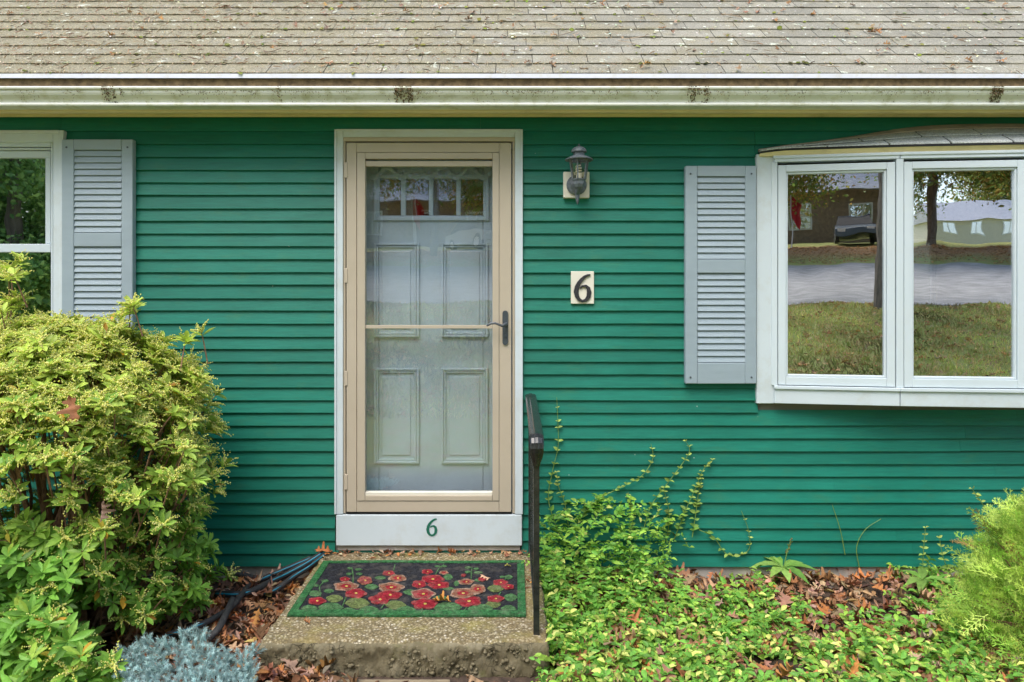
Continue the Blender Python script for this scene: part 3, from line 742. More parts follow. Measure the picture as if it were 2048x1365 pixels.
tv_, tf_ = MB().lathe([(.02, -.9), (.75, -.55), (1, 0), (.7, .6), (.02, .9)], n=7).v, None
m = 420; px_ = rng.uniform(SX0+.02, SX1-.02, m); pz_ = rng.uniform(.0, ZS-.02, m); kp = np.array([nz(a, 0, b, 2.2) > -.15 for a, b in zip(px_, pz_)]); px_, pz_ = px_[kp], pz_[kp]; m = len(px_)
tv_ = np.array(tv_); lf = MB().lathe([(.02, -.9), (.75, -.55), (1, 0), (.7, .6), (.02, .9)], n=7).f; quads = np.array([f for f in lf if len(f) == 4])
r_ = rng.uniform(.003, .010, m); V = np.stack([px_, SY0+rng.uniform(-.006, .004, m), pz_], 1)[:, None]+tv_[None]*r_[:, None, None]*rng.uniform(.7, 1.3, (m, 1, 3))
peb = link_mesh('exposed_pebbles', V.reshape(-1, 3), (quads[None]+(np.arange(m)*len(tv_))[:, None, None]).reshape(-1, 4), 'aggside', stp, smooth=True, kind='stuff')
tag(stp, 'low exposed aggregate concrete step in front of the storm door', 'step')
def px_on_step(px, py, dz=0.): return GX(px, py, ZS+dz)

# ------------------------------------------------------------------ doormat
mat_o = thing('doormat', 'black doormat with red hollyhocks and green border on the step', 'doormat', GX(820, 1180, ZS))
q00, q10, q11, q01 = (px_on_step(*p) for p in ((574, 1235), (1052, 1236), (1048, 1125.5), (647, 1125.5)))
def mq(u, v, h): 
    p = q00*(1-u)*(1-v)+q10*u*(1-v)+q11*u*v+q01*(1-u)*v; return Vector((p.x, p.y, ZS+h+.0015*math.sin(u*9+v*5)))
def fibre(name, c, sc_=170, var=.5):
    m, nt, b = new_mat(name); p = position(nt)
    cc = ramp(nt, noise(nt, p, sc_, 2, .8), [(.3, tuple(x*(1-var) for x in c)), (.7, tuple(min(1, x*(1+var)) for x in c))])
    cc = mixc(nt, 1.0, cc, ramp(nt, noise(nt, p, 48, 5, .75), [(.32, g1(.45)), (.5, g1(.95)), (.68, g1(1.7))]), 'MULTIPLY')
    cc = mixc(nt, ramp(nt, noise(nt, p, 18, 5, .7), [(.5, g1(0)), (.75, g1(.35))]), cc, (.20, .18, .14))
    nt.links.new(cc, b.inputs['Base Color']); b.inputs['Roughness'].default_value = 1; b.inputs['Specular IOR Level'].default_value = .1
    bumpy(nt, b, noise(nt, p, sc_*.8, 2), .8, .004); return m
for k, c in dict(mat_black=(.021, .022, .026), mat_green=(.03, .115, .04), mat_leaf=(.055, .125, .05), mat_leaf2=(.10, .13, .045), mat_red=(.21, .016, .024), mat_pink=(.21, .05, .046), mat_tan=(.20, .085, .052), mat_pale=(.24, .16, .115), mat_yellow=(.42, .34, .08)).items(): MT[k] = fibre(k, c)
def mslab(name, u0, u1, v0, v1, h, mat, nu=14, nv=8):
    vs = [mq(u0+(u1-u0)*i/nu, v0+(v1-v0)*j/nv, h) for j in range(nv+1) for i in range(nu+1)]; n1 = len(vs)
    vs += [mq(u0+(u1-u0)*i/nu, v0+(v1-v0)*j/nv, .0025) for j in range(nv+1) for i in range(nu+1)]
    fs = [(j*(nu+1)+i, j*(nu+1)+i+1, (j+1)*(nu+1)+i+1, (j+1)*(nu+1)+i) for j in range(nv) for i in range(nu)]
    bd = [i for i in range(nu+1)]+[(j+1)*(nu+1)+nu for j in range(nv)]+[nv*(nu+1)+i for i in range(nu-1, -1, -1)]+[j*(nu+1) for j in range(nv-1, 0, -1)]
    fs += [(bd[i], bd[i]+n1, bd[(i+1) % len(bd)]+n1, bd[(i+1) % len(bd)]) for i in range(len(bd))]
    return MB().add(vs, fs).build(name, mat, mat_o)
bu, bv = .034, .075
mslab('field', bu, 1-bu, bv, 1-bv*.6, .008, 'mat_black')
for a in ((0, 1, 0, bv), (0, 1, 1-bv*.6, 1), (0, bu, bv, 1-bv*.6), (1-bu, 1, bv, 1-bv*.6)): mslab('border', *a, .0115, 'mat_green', 12, 4)
mz = lambda cx, cy: (560+cx/3.938, 1100+cy/3.938)
def patch(name, cx, cy, w_, h_, mat, h, seed, petals=0, parent=None, pointed=False, ang=0.):
    r = random.Random(seed); n = 25; P = []
    ph = r.uniform(0, 6)
    for i in range(n):
        t = 2*math.pi*i/n; k = 1+(.10*math.cos(petals*t+ph) if petals else 0)+r.uniform(-.05, .05)
        x, y = math.cos(t), math.sin(t)
        if pointed: y *= (1-.55*x*x*abs(x))*1.05
        x, y = x*math.cos(ang)-y*math.sin(ang), x*math.sin(ang)+y*math.cos(ang)
        p = px_on_step(*mz(cx+x*k*w_/2, cy+y*k*h_/2), h); P.append(p)
    c = sum(P, Vector())/n
    up_ = lambda p: Vector((p.x, p.y, ZS+h+.0015*math.sin((p.x+1)*9)))
    vs = [up_(c)+Vector((0, 0, .0008))]+[up_(p) for p in P]+[up_(p)-Vector((0, 0, .0028)) for p in P]
    fs = [(0, 1+i, 1+(i+1) % n) for i in range(n)]+[(1+i, 1+n+i, 1+n+(i+1) % n, 1+(i+1) % n) for i in range(n)]
    return MB().add(vs, fs).build(name, mat, parent or mat_o)
LV = [(275, 345, 110, 45), (355, 245, 60, 20), (280, 280, 50, 20), (385, 325, 80, 30), (430, 385, 140, 55, 1), (230, 460, 130, 45), (400, 455, 200, 70), (610, 420, 200, 80, 1), (720, 290, 110, 40), (790, 220, 90, 25), (700, 470, 150, 55),
      (910, 430, 170, 65, 1), (1050, 245, 120, 40), (1035, 330, 130, 50), (990, 470, 160, 60), (1255, 375, 130, 45), (1325, 215, 75, 45), (1320, 455, 220, 85), (1150, 488, 120, 30), (1390, 265, 45, 40), (1325, 305, 90, 25), (1560, 240, 60, 20),
      (1700, 305, 130, 55, 1), (1815, 375, 110, 55), (1680, 430, 120, 60, 1), (1800, 465, 120, 55), (1580, 465, 200, 70), (1800, 215, 70, 30), (950, 165, 70, 30), (550, 145, 40, 15), (620, 155, 60, 15), (545, 190, 50, 18), (625, 190, 50, 18),
      (1480, 140, 50, 18), (1545, 150, 45, 16), (1480, 175, 50, 18), (1560, 180, 70, 18), (1240, 128, 50, 15), (1290, 128, 50, 15), (1750, 212, 40, 14), (1130, 268, 50, 30), (540, 478, 120, 40), (850, 480, 110, 40)]
for i, l in enumerate(LV): patch('leaf', *l[:4], 'mat_leaf2' if len(l) > 4 else 'mat_leaf', .0092+.0004*(i % 3), i, pointed=True, ang=R.uniform(-.15, .15))
for st in ([(320, 370), (310, 290), (350, 245)], [(575, 260), (577, 200), (565, 140)], [(490, 450), (520, 375)], [(895, 165), (905, 118)], [(1225, 195), (1250, 150), (1290, 120)], [(1505, 230), (1512, 140)], [(1115, 500), (1120, 465)], [(1440, 495), (1470, 455)], [(1770, 240), (1805, 205)], [(800, 460), (822, 430)], [(1720, 360), (1740, 335)]):
    pp = [px_on_step(*mz(*p), .0098) for p in st]; MB().tube(pp, .0035, 5).build('stem', 'mat_leaf', mat_o)
FL = [(520, 288, 190, 75, 't'), (668, 240, 115, 65, 'p'), (510, 232, 80, 35, 'r'), (290, 403, 140, 58, 'r'), (595, 343, 165, 75, 'r'), (855, 182, 95, 40, 'r'), (925, 220, 140, 55, 't'), (865, 352, 190, 70, 'r'), (875, 292, 200, 75, 't'), (785, 388, 165, 75, 'r'),
      (1200, 228, 180, 65, 'r'), (1095, 268, 110, 60, 'r'), (1250, 275, 170, 62, 'r'), (1125, 345, 190, 85, 'w'), (1140, 422, 200, 82, 'r'), (1160, 170, 90, 38, 'r'), (1290, 178, 70, 30, 't'), (1465, 252, 125, 45, 't'), (1555, 310, 130, 75, 't'), (1440, 342, 200, 80, 't'),
      (1485, 405, 200, 85, 'r'), (1735, 258, 115, 50, 'r'), (1795, 290, 100, 40, 'r'), (1697, 385, 135, 55, 'r'), (1445, 200, 40, 22, 'r'), (1590, 232, 60, 35, 'r')]
for i, (cx, cy, w_, h_, k) in enumerate(FL):
    hh = .0108+.0005*(i % 4)
    rim, mid = {'r': ('mat_pink', 'mat_red'), 'p': ('mat_tan', 'mat_pink'), 't': ('mat_pale', 'mat_tan'), 'w': ('mat_pale', 'mat_pink')}[k]
    fl = patch('flower', cx, cy, w_, h_, rim, hh, 100+i, 5)
    patch('petals', cx+1, cy, w_*.86, h_*.84, mid, hh+.0010, 200+i, 5, fl)
    if k in 'tw': patch('throat', cx, cy, w_*.45, h_*.42, 'mat_red', hh+.0018, 300+i, 5, fl)
    if w_ > 70: patch('stamen', cx+4, cy, w_*.13, h_*.16, 'mat_yellow', hh+.0026, 400+i, 0, fl)

# ------------------------------------------------------------------ handrail
HX, HY0, HY1 = .100, -.915, -.055
hr = thing('handrail', 'black wrought iron handrail standing at the edge of the step', 'handrail', (HX, HY0, ZS))
pw = .0125
MB().box(HX-pw, HX+pw, HY0-pw, HY0+pw, ZS-.01, .90).build('post', 'iron', hr, .002)
MB().box(HX-pw, HX+pw, HY1-pw, HY1+pw, ZS-.01, .96).build('post', 'iron', hr, .002)
zA, zBk = .950, .985
tp = [Vector((HX, HY1+.03, zBk)), Vector((HX, -.5, (zA+zBk)/2+.001)), Vector((HX, HY0-.005, zA))]
rail_prof = [(-.012, -.014), (.012, -.014), (.014, -.004), (.027, .000), (.029, .006), (.022, .012), (.010, .014), (.006, .0165), (-.006, .0165), (-.010, .014), (-.022, .012), (-.029, .006), (-.027, .000), (-.014, -.004)]
def sweep(path, prof, scales, ups):
    mb = MB(); vs = []; n = len(prof)
    for p, k, u in zip(path, scales, ups):
        for a, b in prof: vs.append((p[0]+a*k, p[1]+u[0]*b*k, p[2]+u[1]*b*k))
    fs = [(i*n+j, i*n+(j+1) % n, (i+1)*n+(j+1) % n, (i+1)*n+j) for i in range(len(path)-1) for j in range(n)]
    mb.add(vs, fs+[tuple(range(n-1, -1, -1)), tuple((len(path)-1)*n+j for j in range(n))]); return mb
path = [tp[0], tp[1], tp[2]]; ups = [(0, 1)]*3; scs = [1, 1, 1]
for t in (15, 40, 65, 90):                   # lamb's tongue turning down at the front
    a = math.radians(t); path.append(Vector((HX, HY0-.005-.040*math.sin(a), zA-.040*(1-math.cos(a))))); ups.append((-math.sin(a), math.cos(a))); scs.append(1.0-.04*t/90)
for dz, k in ((.02, .95), (.045, .78), (.065, .55), (.08, .45)):
    path.append(Vector((HX, HY0-.045+dz*.35, zA-.040-dz))); ups.append((-1, 0)); scs.append(k)
sweep(path, rail_prof, scs, ups).build('top_rail', 'iron', hr)
MB().box(HX-.011, HX+.011, HY0+pw+.001, HY1-pw-.001, ZS+.075, ZS+.090).build('bottom_rail', 'iron', hr, .0015)
MB().obox((HX-.010, HY0+pw+.001, zA-.025), (.020, 0, 0), (0, HY1-HY0-2*pw-.002, zBk-zA), (0, 0, .011)).build('channel_rail', 'iron', hr)
for i in range(7):
    y = HY0+(i+1)*(HY1-HY0)/8; MB().box(HX-.0065, HX+.0065, y-.0065, y+.0065, ZS+.090, zA-.024+(y-HY0)*(zBk-zA)/(HY1-HY0)).build('baluster', 'iron', hr)
pp = Vector((HX-.0, HY0-pw-.0005, .862)); MB().tube([pp, pp+Vector((0, -.005, 0)), pp+Vector((0, -.008, 0))], [.008, .007, .002], 10).build('bolt', 'alu', hr)

# ------------------------------------------------------------------ hoses
def catmull(P, m=6):
    P = [Vector(p) for p in P]; Q = [P[0]*2-P[1]]+P+[P[-1]*2-P[-2]]; out = []
    for i in range(1, len(Q)-2):
        for k in range(m):
            t = k/m; a, b, c, d = Q[i-1:i+3]
            out.append(.5*((2*b)+(c-a)*t+(2*a-5*b+4*c-d)*t*t+(3*b-a-3*c+d)*t**3))
    out.append(P[-1]); return out
def hose(label, pts, r, stripe=True):
    r *= 1.35; P = catmull([GX(px, py, z) for px, py, z in pts], 8)
    h = thing('garden_hose', label, 'hose', P[len(P)//2], 'hoses lying in the leaves beside the step')
    MB().tube(P, r, 12).build('hose_tube', 'hose', h, smooth=True)
    if stripe:
        S = [p+Vector((.1*r, -.80*r, .42*r)) for p in P]; MB().tube(S, r*.28, 6).build('stripe', 'hose_blue', h, smooth=True)
hose('thick black hose leaning on the step corner and bending into the leaves', [(647, 1106, ZS+.012), (612, 1128, .11), (577, 1147, .075), (541, 1164, .045), (514, 1178, .06), (481, 1189, .06), (432, 1188, .06)], .0115)
hose('blue striped black hose winding from the wall past the blue juniper', [(622, 1117, .12), (575, 1137, .09), (528, 1157, .06), (500, 1170, .05), (483, 1190, .07), (462, 1215, .075), (423, 1240, .075), (383, 1257, .07), (335, 1271, .05)], .0105)
hose('black hose with blue stripe running closest along the edge of the step', [(649, 1111, ZS+.010), (620, 1133, .095), (587, 1154, .06), (552, 1180, .035), (523, 1190, .02)], .011)
hose('dull black hose lying flat against the concrete foundation', [(405, 1150, .05), (440, 1146, .06), (475, 1148, .06), (512, 1157, .04)], .0105, False)
hose('grey hose end crossing the striped hose behind the juniper', [(465, 1200, .085), (452, 1228, .09), (438, 1256, .08), (416, 1280, .05)], .0115, False)

# ------------------------------------------------------------------ leaf litter (dry oak leaves)
BROWN = [(.34, .15, .065), (.40, .20, .10), (.28, .13, .065), (.46, .27, .16), (.23, .11, .055), (.38, .25, .17), (.46, .19, .06), (.33, .19, .12)]
def litter(name, pts, Lr=(.06, .115), flat=.5, pal=BROWN, label=None):
    pts = np.asarray(pts); n = len(pts); which = rng.integers(0, len(OAK), n); ch = []
    for k in range(len(OAK)):
        s = which == k; m = int(s.sum())
        if not m: continue
        a = rng.uniform(0, 2*np.pi, m); d = np.stack([np.cos(a), np.sin(a), rng.normal(0, flat*.6, m)], 1)
        nn = np.stack([rng.normal(0, flat, m), rng.normal(0, flat, m), np.ones(m)], 1)
        L = rng.uniform(*Lr, m); ch.append(scatter(OAK[k], pts[s], d, nn, L, L*rng.uniform(.7, 1.1, m), pick(pal, m, .25)))
    pf = np.repeat(pts, 2, axis=0)+rng.normal(0, .03, (2*n, 3))*np.array([1, 1, .15]); m = len(pf); a = rng.uniform(0, 6.28, m)
    L = rng.uniform(.012, .05, m)*Lr[1]/.1
    ch.append(scatter(BEECH, pf, np.stack([np.cos(a), np.sin(a), rng.normal(0, .25, m)], 1), np.stack([rng.normal(0, .4, m), rng.normal(0, .4, m), np.ones(m)], 1), L, L*rng.uniform(.2, .7, m), pick(pal+[(.34, .26, .17), (.14, .08, .05), (.45, .30, .12)], m, .3)))
    V, Fc, C = join(ch); return link_mesh(name, V, Fc, 'dry', kind='stuff', cols=C)
def area(n, x0, x1, y0, y1, z0, z1, keep=lambda x, y: True):
    out = []
    while len(out) < n:
        x, y = rng.uniform(x0, x1), rng.uniform(y0, y1)
        if keep(x, y): out.append((x, y, rng.uniform(z0, z1)))
    return out
tag(litter('leaf_litter', area(1700, -3.4, SX0+.03, -1.9, -.03, .004, .05)), 'brown oak leaves carpeting the soil at the door step side with hoses', 'leaf litter')
tag(litter('leaf_litter', area(3000, SX1-.02, 4.2, -1.9, -.03, .004, .05)), 'brown oak leaves showing between the vinca at the railing side', 'leaf litter')
tag(litter('leaf_litter', [p for p in area(110, SX0-.15, SX1+.2, -1.5, SY0-.05, .0, .02)]+[tuple(GX(R.uniform(512, 660), R.uniform(1338, 1362), R.uniform(.02, .05))) for _ in range(34)]), 'curled brown leaves piled against the front of the concrete step', 'leaf litter')
tag(litter('leaf_litter', [(R.uniform(SX0+.0, SX1-.02), R.uniform(-.05, -.02), ZS+R.uniform(.004, .012)) for _ in range(26)]+[(SX1-.03-R.uniform(0, .03), R.uniform(-.6, -.05), ZS+.006) for _ in range(10)], (.03, .07), .35), 'small dry leaves gathered on the step below the white board', 'leaf litter')
def one_leaf(label, p, d, n, L, c, k):
    V, Fc, C = scatter(OAK[k], [p], [d], [n], L, L*.9, [c])
    o = link_mesh('fallen_leaf', V-np.array(p), Fc, 'dry', cols=C); o.location = p
    return tag(o, label, 'leaf', 'fallen oak leaves lying singly')
one_leaf('orange oak leaf lying on the middle of the doormat', GX(902, 1204, ZS+.018), (-1, .15, .1), (0, .2, 1), .085, (.50, .22, .05), 1)
one_leaf('pale tan leaf lying near the railing end of the doormat', GX(981, 1156, ZS+.017), (-1, .3, .15), (.1, .1, 1), .055, (.62, .38, .24), 4)
one_leaf('small yellow leaf at the far corner of the doormat by the railing', GX(1008, 1133, ZS+.016), (1, .2, .1), (0, .2, 1), .035, (.55, .48, .1), 0)
one_leaf('small brown leaf on bare concrete in front of the doormat', GX(620, 1248, ZS+.006), (-1, .6, .2), (.1, -.1, 1), .04, (.34, .15, .06), 2)
one_leaf('rusty leaf on the step corner above the hose ends', GX(662, 1104, ZS+.02), (-1, .1, .1), (.1, -.6, 1), .09, (.42, .15, .05), 1)

# timber edging in front of the step
a = GX(560, 1362, .015); b = GX(900, 1362, .015)
tag(MB().box(a.x, b.x, a.y-.10, a.y+.02, -.06, .012).build('timber_edging', 'wood', None, .006), 'weathered timber edging board in the leaves before the step', 'board')

# ------------------------------------------------------------------ roof debris
deb = []
def on_roof(n, xs_, s_, h=(.008, .016)):
    x = rng.uniform(*xs_, n); s = rng.uniform(*s_, n); hh = rng.uniform(*h, n)
    return np.stack([x, RY+s*CS-hh*SN, RZ+s*SN+hh*CS], 1), x, s
RN = np.array([0, -SN, CS]); RT = np.array([0, CS, SN])
def roof_dirs(n, tilt=.15):
    a = rng.uniform(0, 2*np.pi, n); d = np.cos(a)[:, None]*np.array([1, 0, 0])+np.sin(a)[:, None]*RT+RN*rng.normal(0, tilt, (n, 1)); return d
CHIP = fan_leaf([(0, .35), (.5, .5), (1, .3)], .2, .1)
def roof_bits(n, xs_, Lr, wr, pal, along=False, dens=None, tilt=.15):
    P, x, s = on_roof(n, xs_, (.0, 1.6))
    if along:
        k = np.floor(s/EXPO); s2 = k*EXPO-rng.exponential(.010, n)+.003; s2 = np.maximum(s2, .002)
        hh = rng.uniform(.004, .010, n); P = np.stack([x, RY+s2*CS-hh*SN, RZ+s2*SN+hh*CS], 1)
    if dens is not None:
        kp = rng.random(n) < dens(x); P = P[kp]
    m = len(P); L = rng.uniform(*Lr, m)
    deb.append(scatter(CHIP, P, roof_dirs(m, tilt), np.tile(RN, (m, 1))+rng.normal(0, .25, (m, 3)), L, L*rng.uniform(*wr, m), pick(pal, m, .3)))
left_d = lambda x: np.clip(.95-(x+2.4)*.24, .15, 1)
roof_bits(26000, (-3.2, 3.6), (.003, .009), (.3, .9), [(.30, .22, .11), (.40, .32, .19), (.20, .13, .06), (.5, .42, .28), (.32, .17, .08)], True, left_d)
roof_bits(24000, (-3.2, 3.6), (.003, .009), (.25, .8), [(.36, .28, .15), (.44, .35, .2), (.26, .16, .08), (.5, .45, .32), (.30, .28, .12)], False, lambda x: left_d(x)**1.5)
roof_bits(4200, (-3.2, 3.6), (.015, .045), (.05, .1), [(.45, .36, .24), (.32, .19, .1), (.55, .48, .36)], False, left_d)      # needles
roof_bits(300, (-3.2, 3.6), (.012, .03), (.6, 1), [(.14, .18, .02), (.2, .22, .04)], True)                                 # moss
roof_bits(1300, (-3.2, 3.6), (.004, .018), (.5, .9), [(.46, .48, .38), (.54, .54, .46), (.42, .46, .28)], False, lambda x: np.clip(.25+(x+2)*.2, .1, 1), .02)
for k in (0, 1, 3):
    P, x, s = on_roof(48, (-3.2, 3.6), (.02, 1.5), (.010, .02)); m = len(P); L = rng.uniform(.03, .06, m)
    deb.append(scatter(OAK[k], P, roof_dirs(m, .2), np.tile(RN, (m, 1))+rng.normal(0, .3, (m, 3)), L, L*.9, pick([(.33, .18, .09), (.40, .27, .17), (.30, .20, .12), (.38, .2, .07)], m, .2)))
# lichen flecks and sludge on the gutter face
for gx in (xc(220)*.92, xc(812)*.92, xc(1395)*.92, xc(1990)*.92, xc(565)*.92):
    m = 260 if gx != xc(565)*.92 else 50
    m = int(m*R.uniform(.3, 1.4)); st_ = gx+rng.normal(0, .03, 7); x = st_[rng.integers(0, 7, m)]+rng.normal(0, .006, m); t = rng.beta(.9, 1.9, m); z = 2.569-t*.085
    y = np.interp(z, [2.4975, 2.507, 2.517, 2.527, 2.538, 2.549, 2.553, 2.567, 2.570], [-.270, -.2745, -.2835, -.2925, -.298, -.2995, -.306, -.306, -.302])-.0015
    L = rng.uniform(.003, .009, m)
    d = np.stack([rng.normal(0, .5, m), np.zeros(m), -np.ones(m)], 1)
    deb.append(scatter(CHIP, np.stack([x, y, z], 1), d, np.tile([0, -1, .3], (m, 1)), L, L*rng.uniform(.4, .9, m), pick([(.10, .065, .03), (.18, .13, .07), (.25, .2, .12), (.07, .06, .02)], m, .3)))
m = 1500; x = rng.choice(rng.uniform(-3, 3.4, 140), m)+rng.normal(0, .02, m); z = 2.550-rng.exponential(.012, m); z = np.maximum(z, 2.502)
y = np.interp(z, [2.4975, 2.507, 2.517, 2.527, 2.538, 2.549, 2.553], [-.270, -.2745, -.2835, -.2925, -.298, -.2995, -.30])-.001
L = rng.uniform(.002, .007, m)
deb.append(scatter(CHIP, np.stack([x, y, z], 1), np.stack([rng.normal(0, .3, m), np.zeros(m), -np.ones(m)], 1), np.tile([0, -1, .3], (m, 1)), L, L*.45, pick([(.16, .13, .06), (.24, .2, .1)], m, .3)))
V, Fc, C = join(deb)
tag(link_mesh('roof_debris', V, Fc, 'dry', kind='stuff', cols=C), 'needles, moss, lichen and leaf bits scattered over roof and gutter', 'debris')
mb = MB()
for i in range(95):                          # twigs
    x = R.uniform(-3, 3.4); s = R.uniform(.03, 1.5); a = R.uniform(-.6, .6)+(math.pi if R.random() < .5 else 0); L = R.uniform(.03, .16); P = []
    for k in range(5):
        P.append(rp(x, s, .013)); a += R.uniform(-.5, .5); x += math.cos(a)*L/4; s = max(.01, s+math.sin(a)*L/4)
    mb.tube(P, [R.uniform(.0012, .003)]*4+[.0008], 5)
MT['twig'] = M('twig', (.36, .28, .2), .9, .5, 4, 0)
tag(mb.build('roof_twigs', 'twig', None, kind='stuff'), 'thin bleached twigs fallen across the roof shingles', 'twigs')

# ------------------------------------------------------------------ plants
def beads(P, r, cols):                       # small octahedra
    tv = np.array([(1, 0, 0), (-1, 0, 0), (0, 1, 0), (0, -1, 0), (0, 0, 1), (0, 0, -1)], float)
    tf = np.array([(0, 2, 4), (2, 1, 4), (1, 3, 4), (3, 0, 4), (2, 0, 5), (1, 2, 5), (3, 1, 5), (0, 3, 5)])
    n = len(P); V = P[:, None]+tv[None]*np.asarray(r).reshape(-1, 1, 1)
    return V.reshape(-1, 3), (tf[None]+(np.arange(n)*6)[:, None, None]).reshape(-1, 3), np.repeat(cols, 6, axis=0)
leaf_me = None
def shrub(name, label, base, whorls, axes, leafL, pal_fn, raceme_p, stems, n_parts=300, seed=1):
    global leaf_me
    t = thing(name, label, 'shrub', base)
    pos, dr, nm, LL, WW, CC, bd, bc, br = [], [], [], [], [], [], [], [], []
    for p, ax_ in zip(whorls, axes):
        ax_ = norm(ax_); u = norm(np.cross(ax_, rng.normal(size=3))); v = np.cross(ax_, u)
        k = rng.integers(7, 12); a0 = rng.uniform(0, 6.28)
        for i in range(k):
            a = a0+i*2.399; el = rng.uniform(.05, .95)*(1-.5*i/k)+.12
            out = np.cos(a)*u+np.sin(a)*v
            d = norm(out*np.cos(el)+ax_*np.sin(el)-np.array([0, 0, .05])); 
            pos.append(p-ax_*rng.uniform(0, .02)); dr.append(d); nm.append(ax_*np.cos(el)-out*np.sin(el)+rng.normal(0, .15, 3))
            L = leafL*rng.uniform(.7, 1.15); LL.append(L); WW.append(L*rng.uniform(.32, .42)); CC.append(pal_fn(p))
        if rng.random() < raceme_p(p):
            for s in range(rng.integers(6, 11)):
                a = rng.uniform(0, 6.28); out = norm(np.cos(a)*u+np.sin(a)*v+ax_*rng.uniform(.5, 1.6)); q = p.copy(); L = rng.uniform(.04, .085); m = int(L/.0052)
                d = out.copy()
                for j in range(m):
                    d = norm(d+np.array([0, 0, -.05])+rng.normal(0, .05, 3)); q = q+d*L/m
                    bd.append(q+rng.normal(0, .0022, 3)); br.append(rng.uniform(.0036, .0060)*(1-.4*j/m))
        
    pos, dr, nm = map(np.array, (pos, dr, nm)); LL, WW, CC = map(np.array, (LL, WW, CC))
    # the leaves nearest to the viewer's side are parts of their own
    score = -pos[:, 1]+.25*(dr[:, 2])+rng.normal(0, .05, len(pos))
    pxy = np.array([proj(p) for p in pos]); vis = (pxy[:, 0] > 0) & (pxy[:, 1] < 1365) & (pxy[:, 1] > 0)
    order = np.argsort(-(score+np.where(vis, 0, -9)))
    own = order[:n_parts]; rest = order[n_parts:]
    V, Fc, C = scatter(LEAF_P, pos[rest], dr[rest], nm[rest], LL[rest], WW[rest], CC[rest])
    link_mesh('foliage', V, Fc, 'leaf', t, kind='stuff', cols=C)
    if leaf_me is None:
        leaf_me = bpy.data.meshes.new('leaf'); tv, tf = LEAF_P; leaf_me.from_pydata([tuple(x) for x in tv], [], [tuple(int(i) for i in f) for f in tf]); leaf_me.materials.append(MT['leaf_obj'])
    for i in own:
        d = dr[i]; s = norm(np.cross(nm[i], d)); n = np.cross(d, s)
        m = Matrix(((d[0]*LL[i], s[0]*WW[i], n[0]*LL[i], pos[i][0]), (d[1]*LL[i], s[1]*WW[i], n[1]*LL[i], pos[i][1]), (d[2]*LL[i], s[2]*WW[i], n[2]*LL[i], pos[i][2]), (0, 0, 0, 1)))
        inst('leaf', leaf_me, m, t)
    if bd:
        V, Fc, C = beads(np.array(bd), np.array(br), pick([(.84, .82, .24), (.88, .87, .34), (.78, .80, .17)], len(bd), .12)); link_mesh('flower_buds', V, Fc, 'leaf', t, kind='stuff', cols=C)
    mb = MB()
    for P, r in stems: mb.tube(P, r, 6)
    mb.build('stems', 'stem', t); return t
def sm(x, a, b): return float(np.clip((x-a)/(b-a), 0, 1))
# big andromeda shrub
CX, CY, HZ = -2.07, -.62, 1.36
def shape(th, z):                            # radius by height, lumpy
    k = z/HZ
    r = float(np.interp(k, [0.02, .14, .26, .36, .50, .66, .80, .90, .97, 1.02], [.60, .69, .63, .70, .74, .72, .66, .55, .38, .1]))
    return r*(1+.08*math.sin(3*th+5*z)+.08*math.sin(7*th-11*z+1)+.05*math.sin(13*th+17*z))*.97
W, A = [], []
while len(W) < 2150:
    th = rng.uniform(0, 2*np.pi); z = rng.uniform(.10, 1.0)*HZ if rng.random() < .75 else HZ*rng.uniform(.78, 1.02)
    q = rng.uniform(.80, 1.03) if rng.random() < .8 else rng.uniform(.3, .8)
    if z > HZ*.85: q = math.sqrt(rng.random())
    r = shape(th, z)*q
    p = np.array([CX+r*math.cos(th)*1.0, CY+r*math.sin(th)*.72, z+.03*math.sin(9*th)])
    u, v = proj(p)
    if p[1] > -.05: continue
    if ((u-50)/75)**2+((v-985)/50)**2 < 1 and rng.random() < .6: continue          # open gap with bare stems
    if ((u-520)/85)**2+((v-1000)/40)**2 < 1: continue
    W.append(p); A.append(np.array([math.cos(th)*.75*q, math.sin(th)*.75*q, .5+.9*z/HZ])+rng.normal(0, .2, 3))
for px, py, n in ((268, 612, 5), (20, 525, 7), (12, 600, 8), (210, 640, 4), (100, 645, 4), (385, 665, 3)):     # sprigs that stand proud
    for _ in range(n):
        p = np.array(PX(px+rng.normal(0, 16), py+rng.uniform(-6, 34), -.6+rng.normal(0, .05))); W.append(p); A.append(np.array([.1, -.2, 1])+rng.normal(0, .25, 3))
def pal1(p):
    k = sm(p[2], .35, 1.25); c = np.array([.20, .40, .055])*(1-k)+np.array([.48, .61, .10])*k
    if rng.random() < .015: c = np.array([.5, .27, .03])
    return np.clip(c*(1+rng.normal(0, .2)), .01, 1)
stems = []
for i in range(46):
    b = Vector((CX+R.uniform(-.18, .18), CY+R.uniform(-.10, .10), -.02)); e = Vector(W[R.randrange(len(W))])
    m1 = b.lerp(e, .4)+Vector((R.uniform(-.06, .06), R.uniform(-.06, .06), -.10)); m2 = b.lerp(e, .75)+Vector((R.uniform(-.04, .04), R.uniform(-.04, .04), 0))
    stems.append(([b, m1, m2, e], [.015, .011, .007, .003]))
for p, a in zip(W[::2], A[::2]):
    e = Vector(p); d = Vector(a).normalized(); stems.append(([e-d*.13+Vector((0, 0, -.02)), e-d*.05, e], [.0035, .003, .002]))
shrub('andromeda_shrub', 'large rounded shrub with pale yellow flower buds below the window', (CX, CY, 0), W, A, .064, pal1, lambda p: .28+.70*sm(p[2], .3, .95), stems)
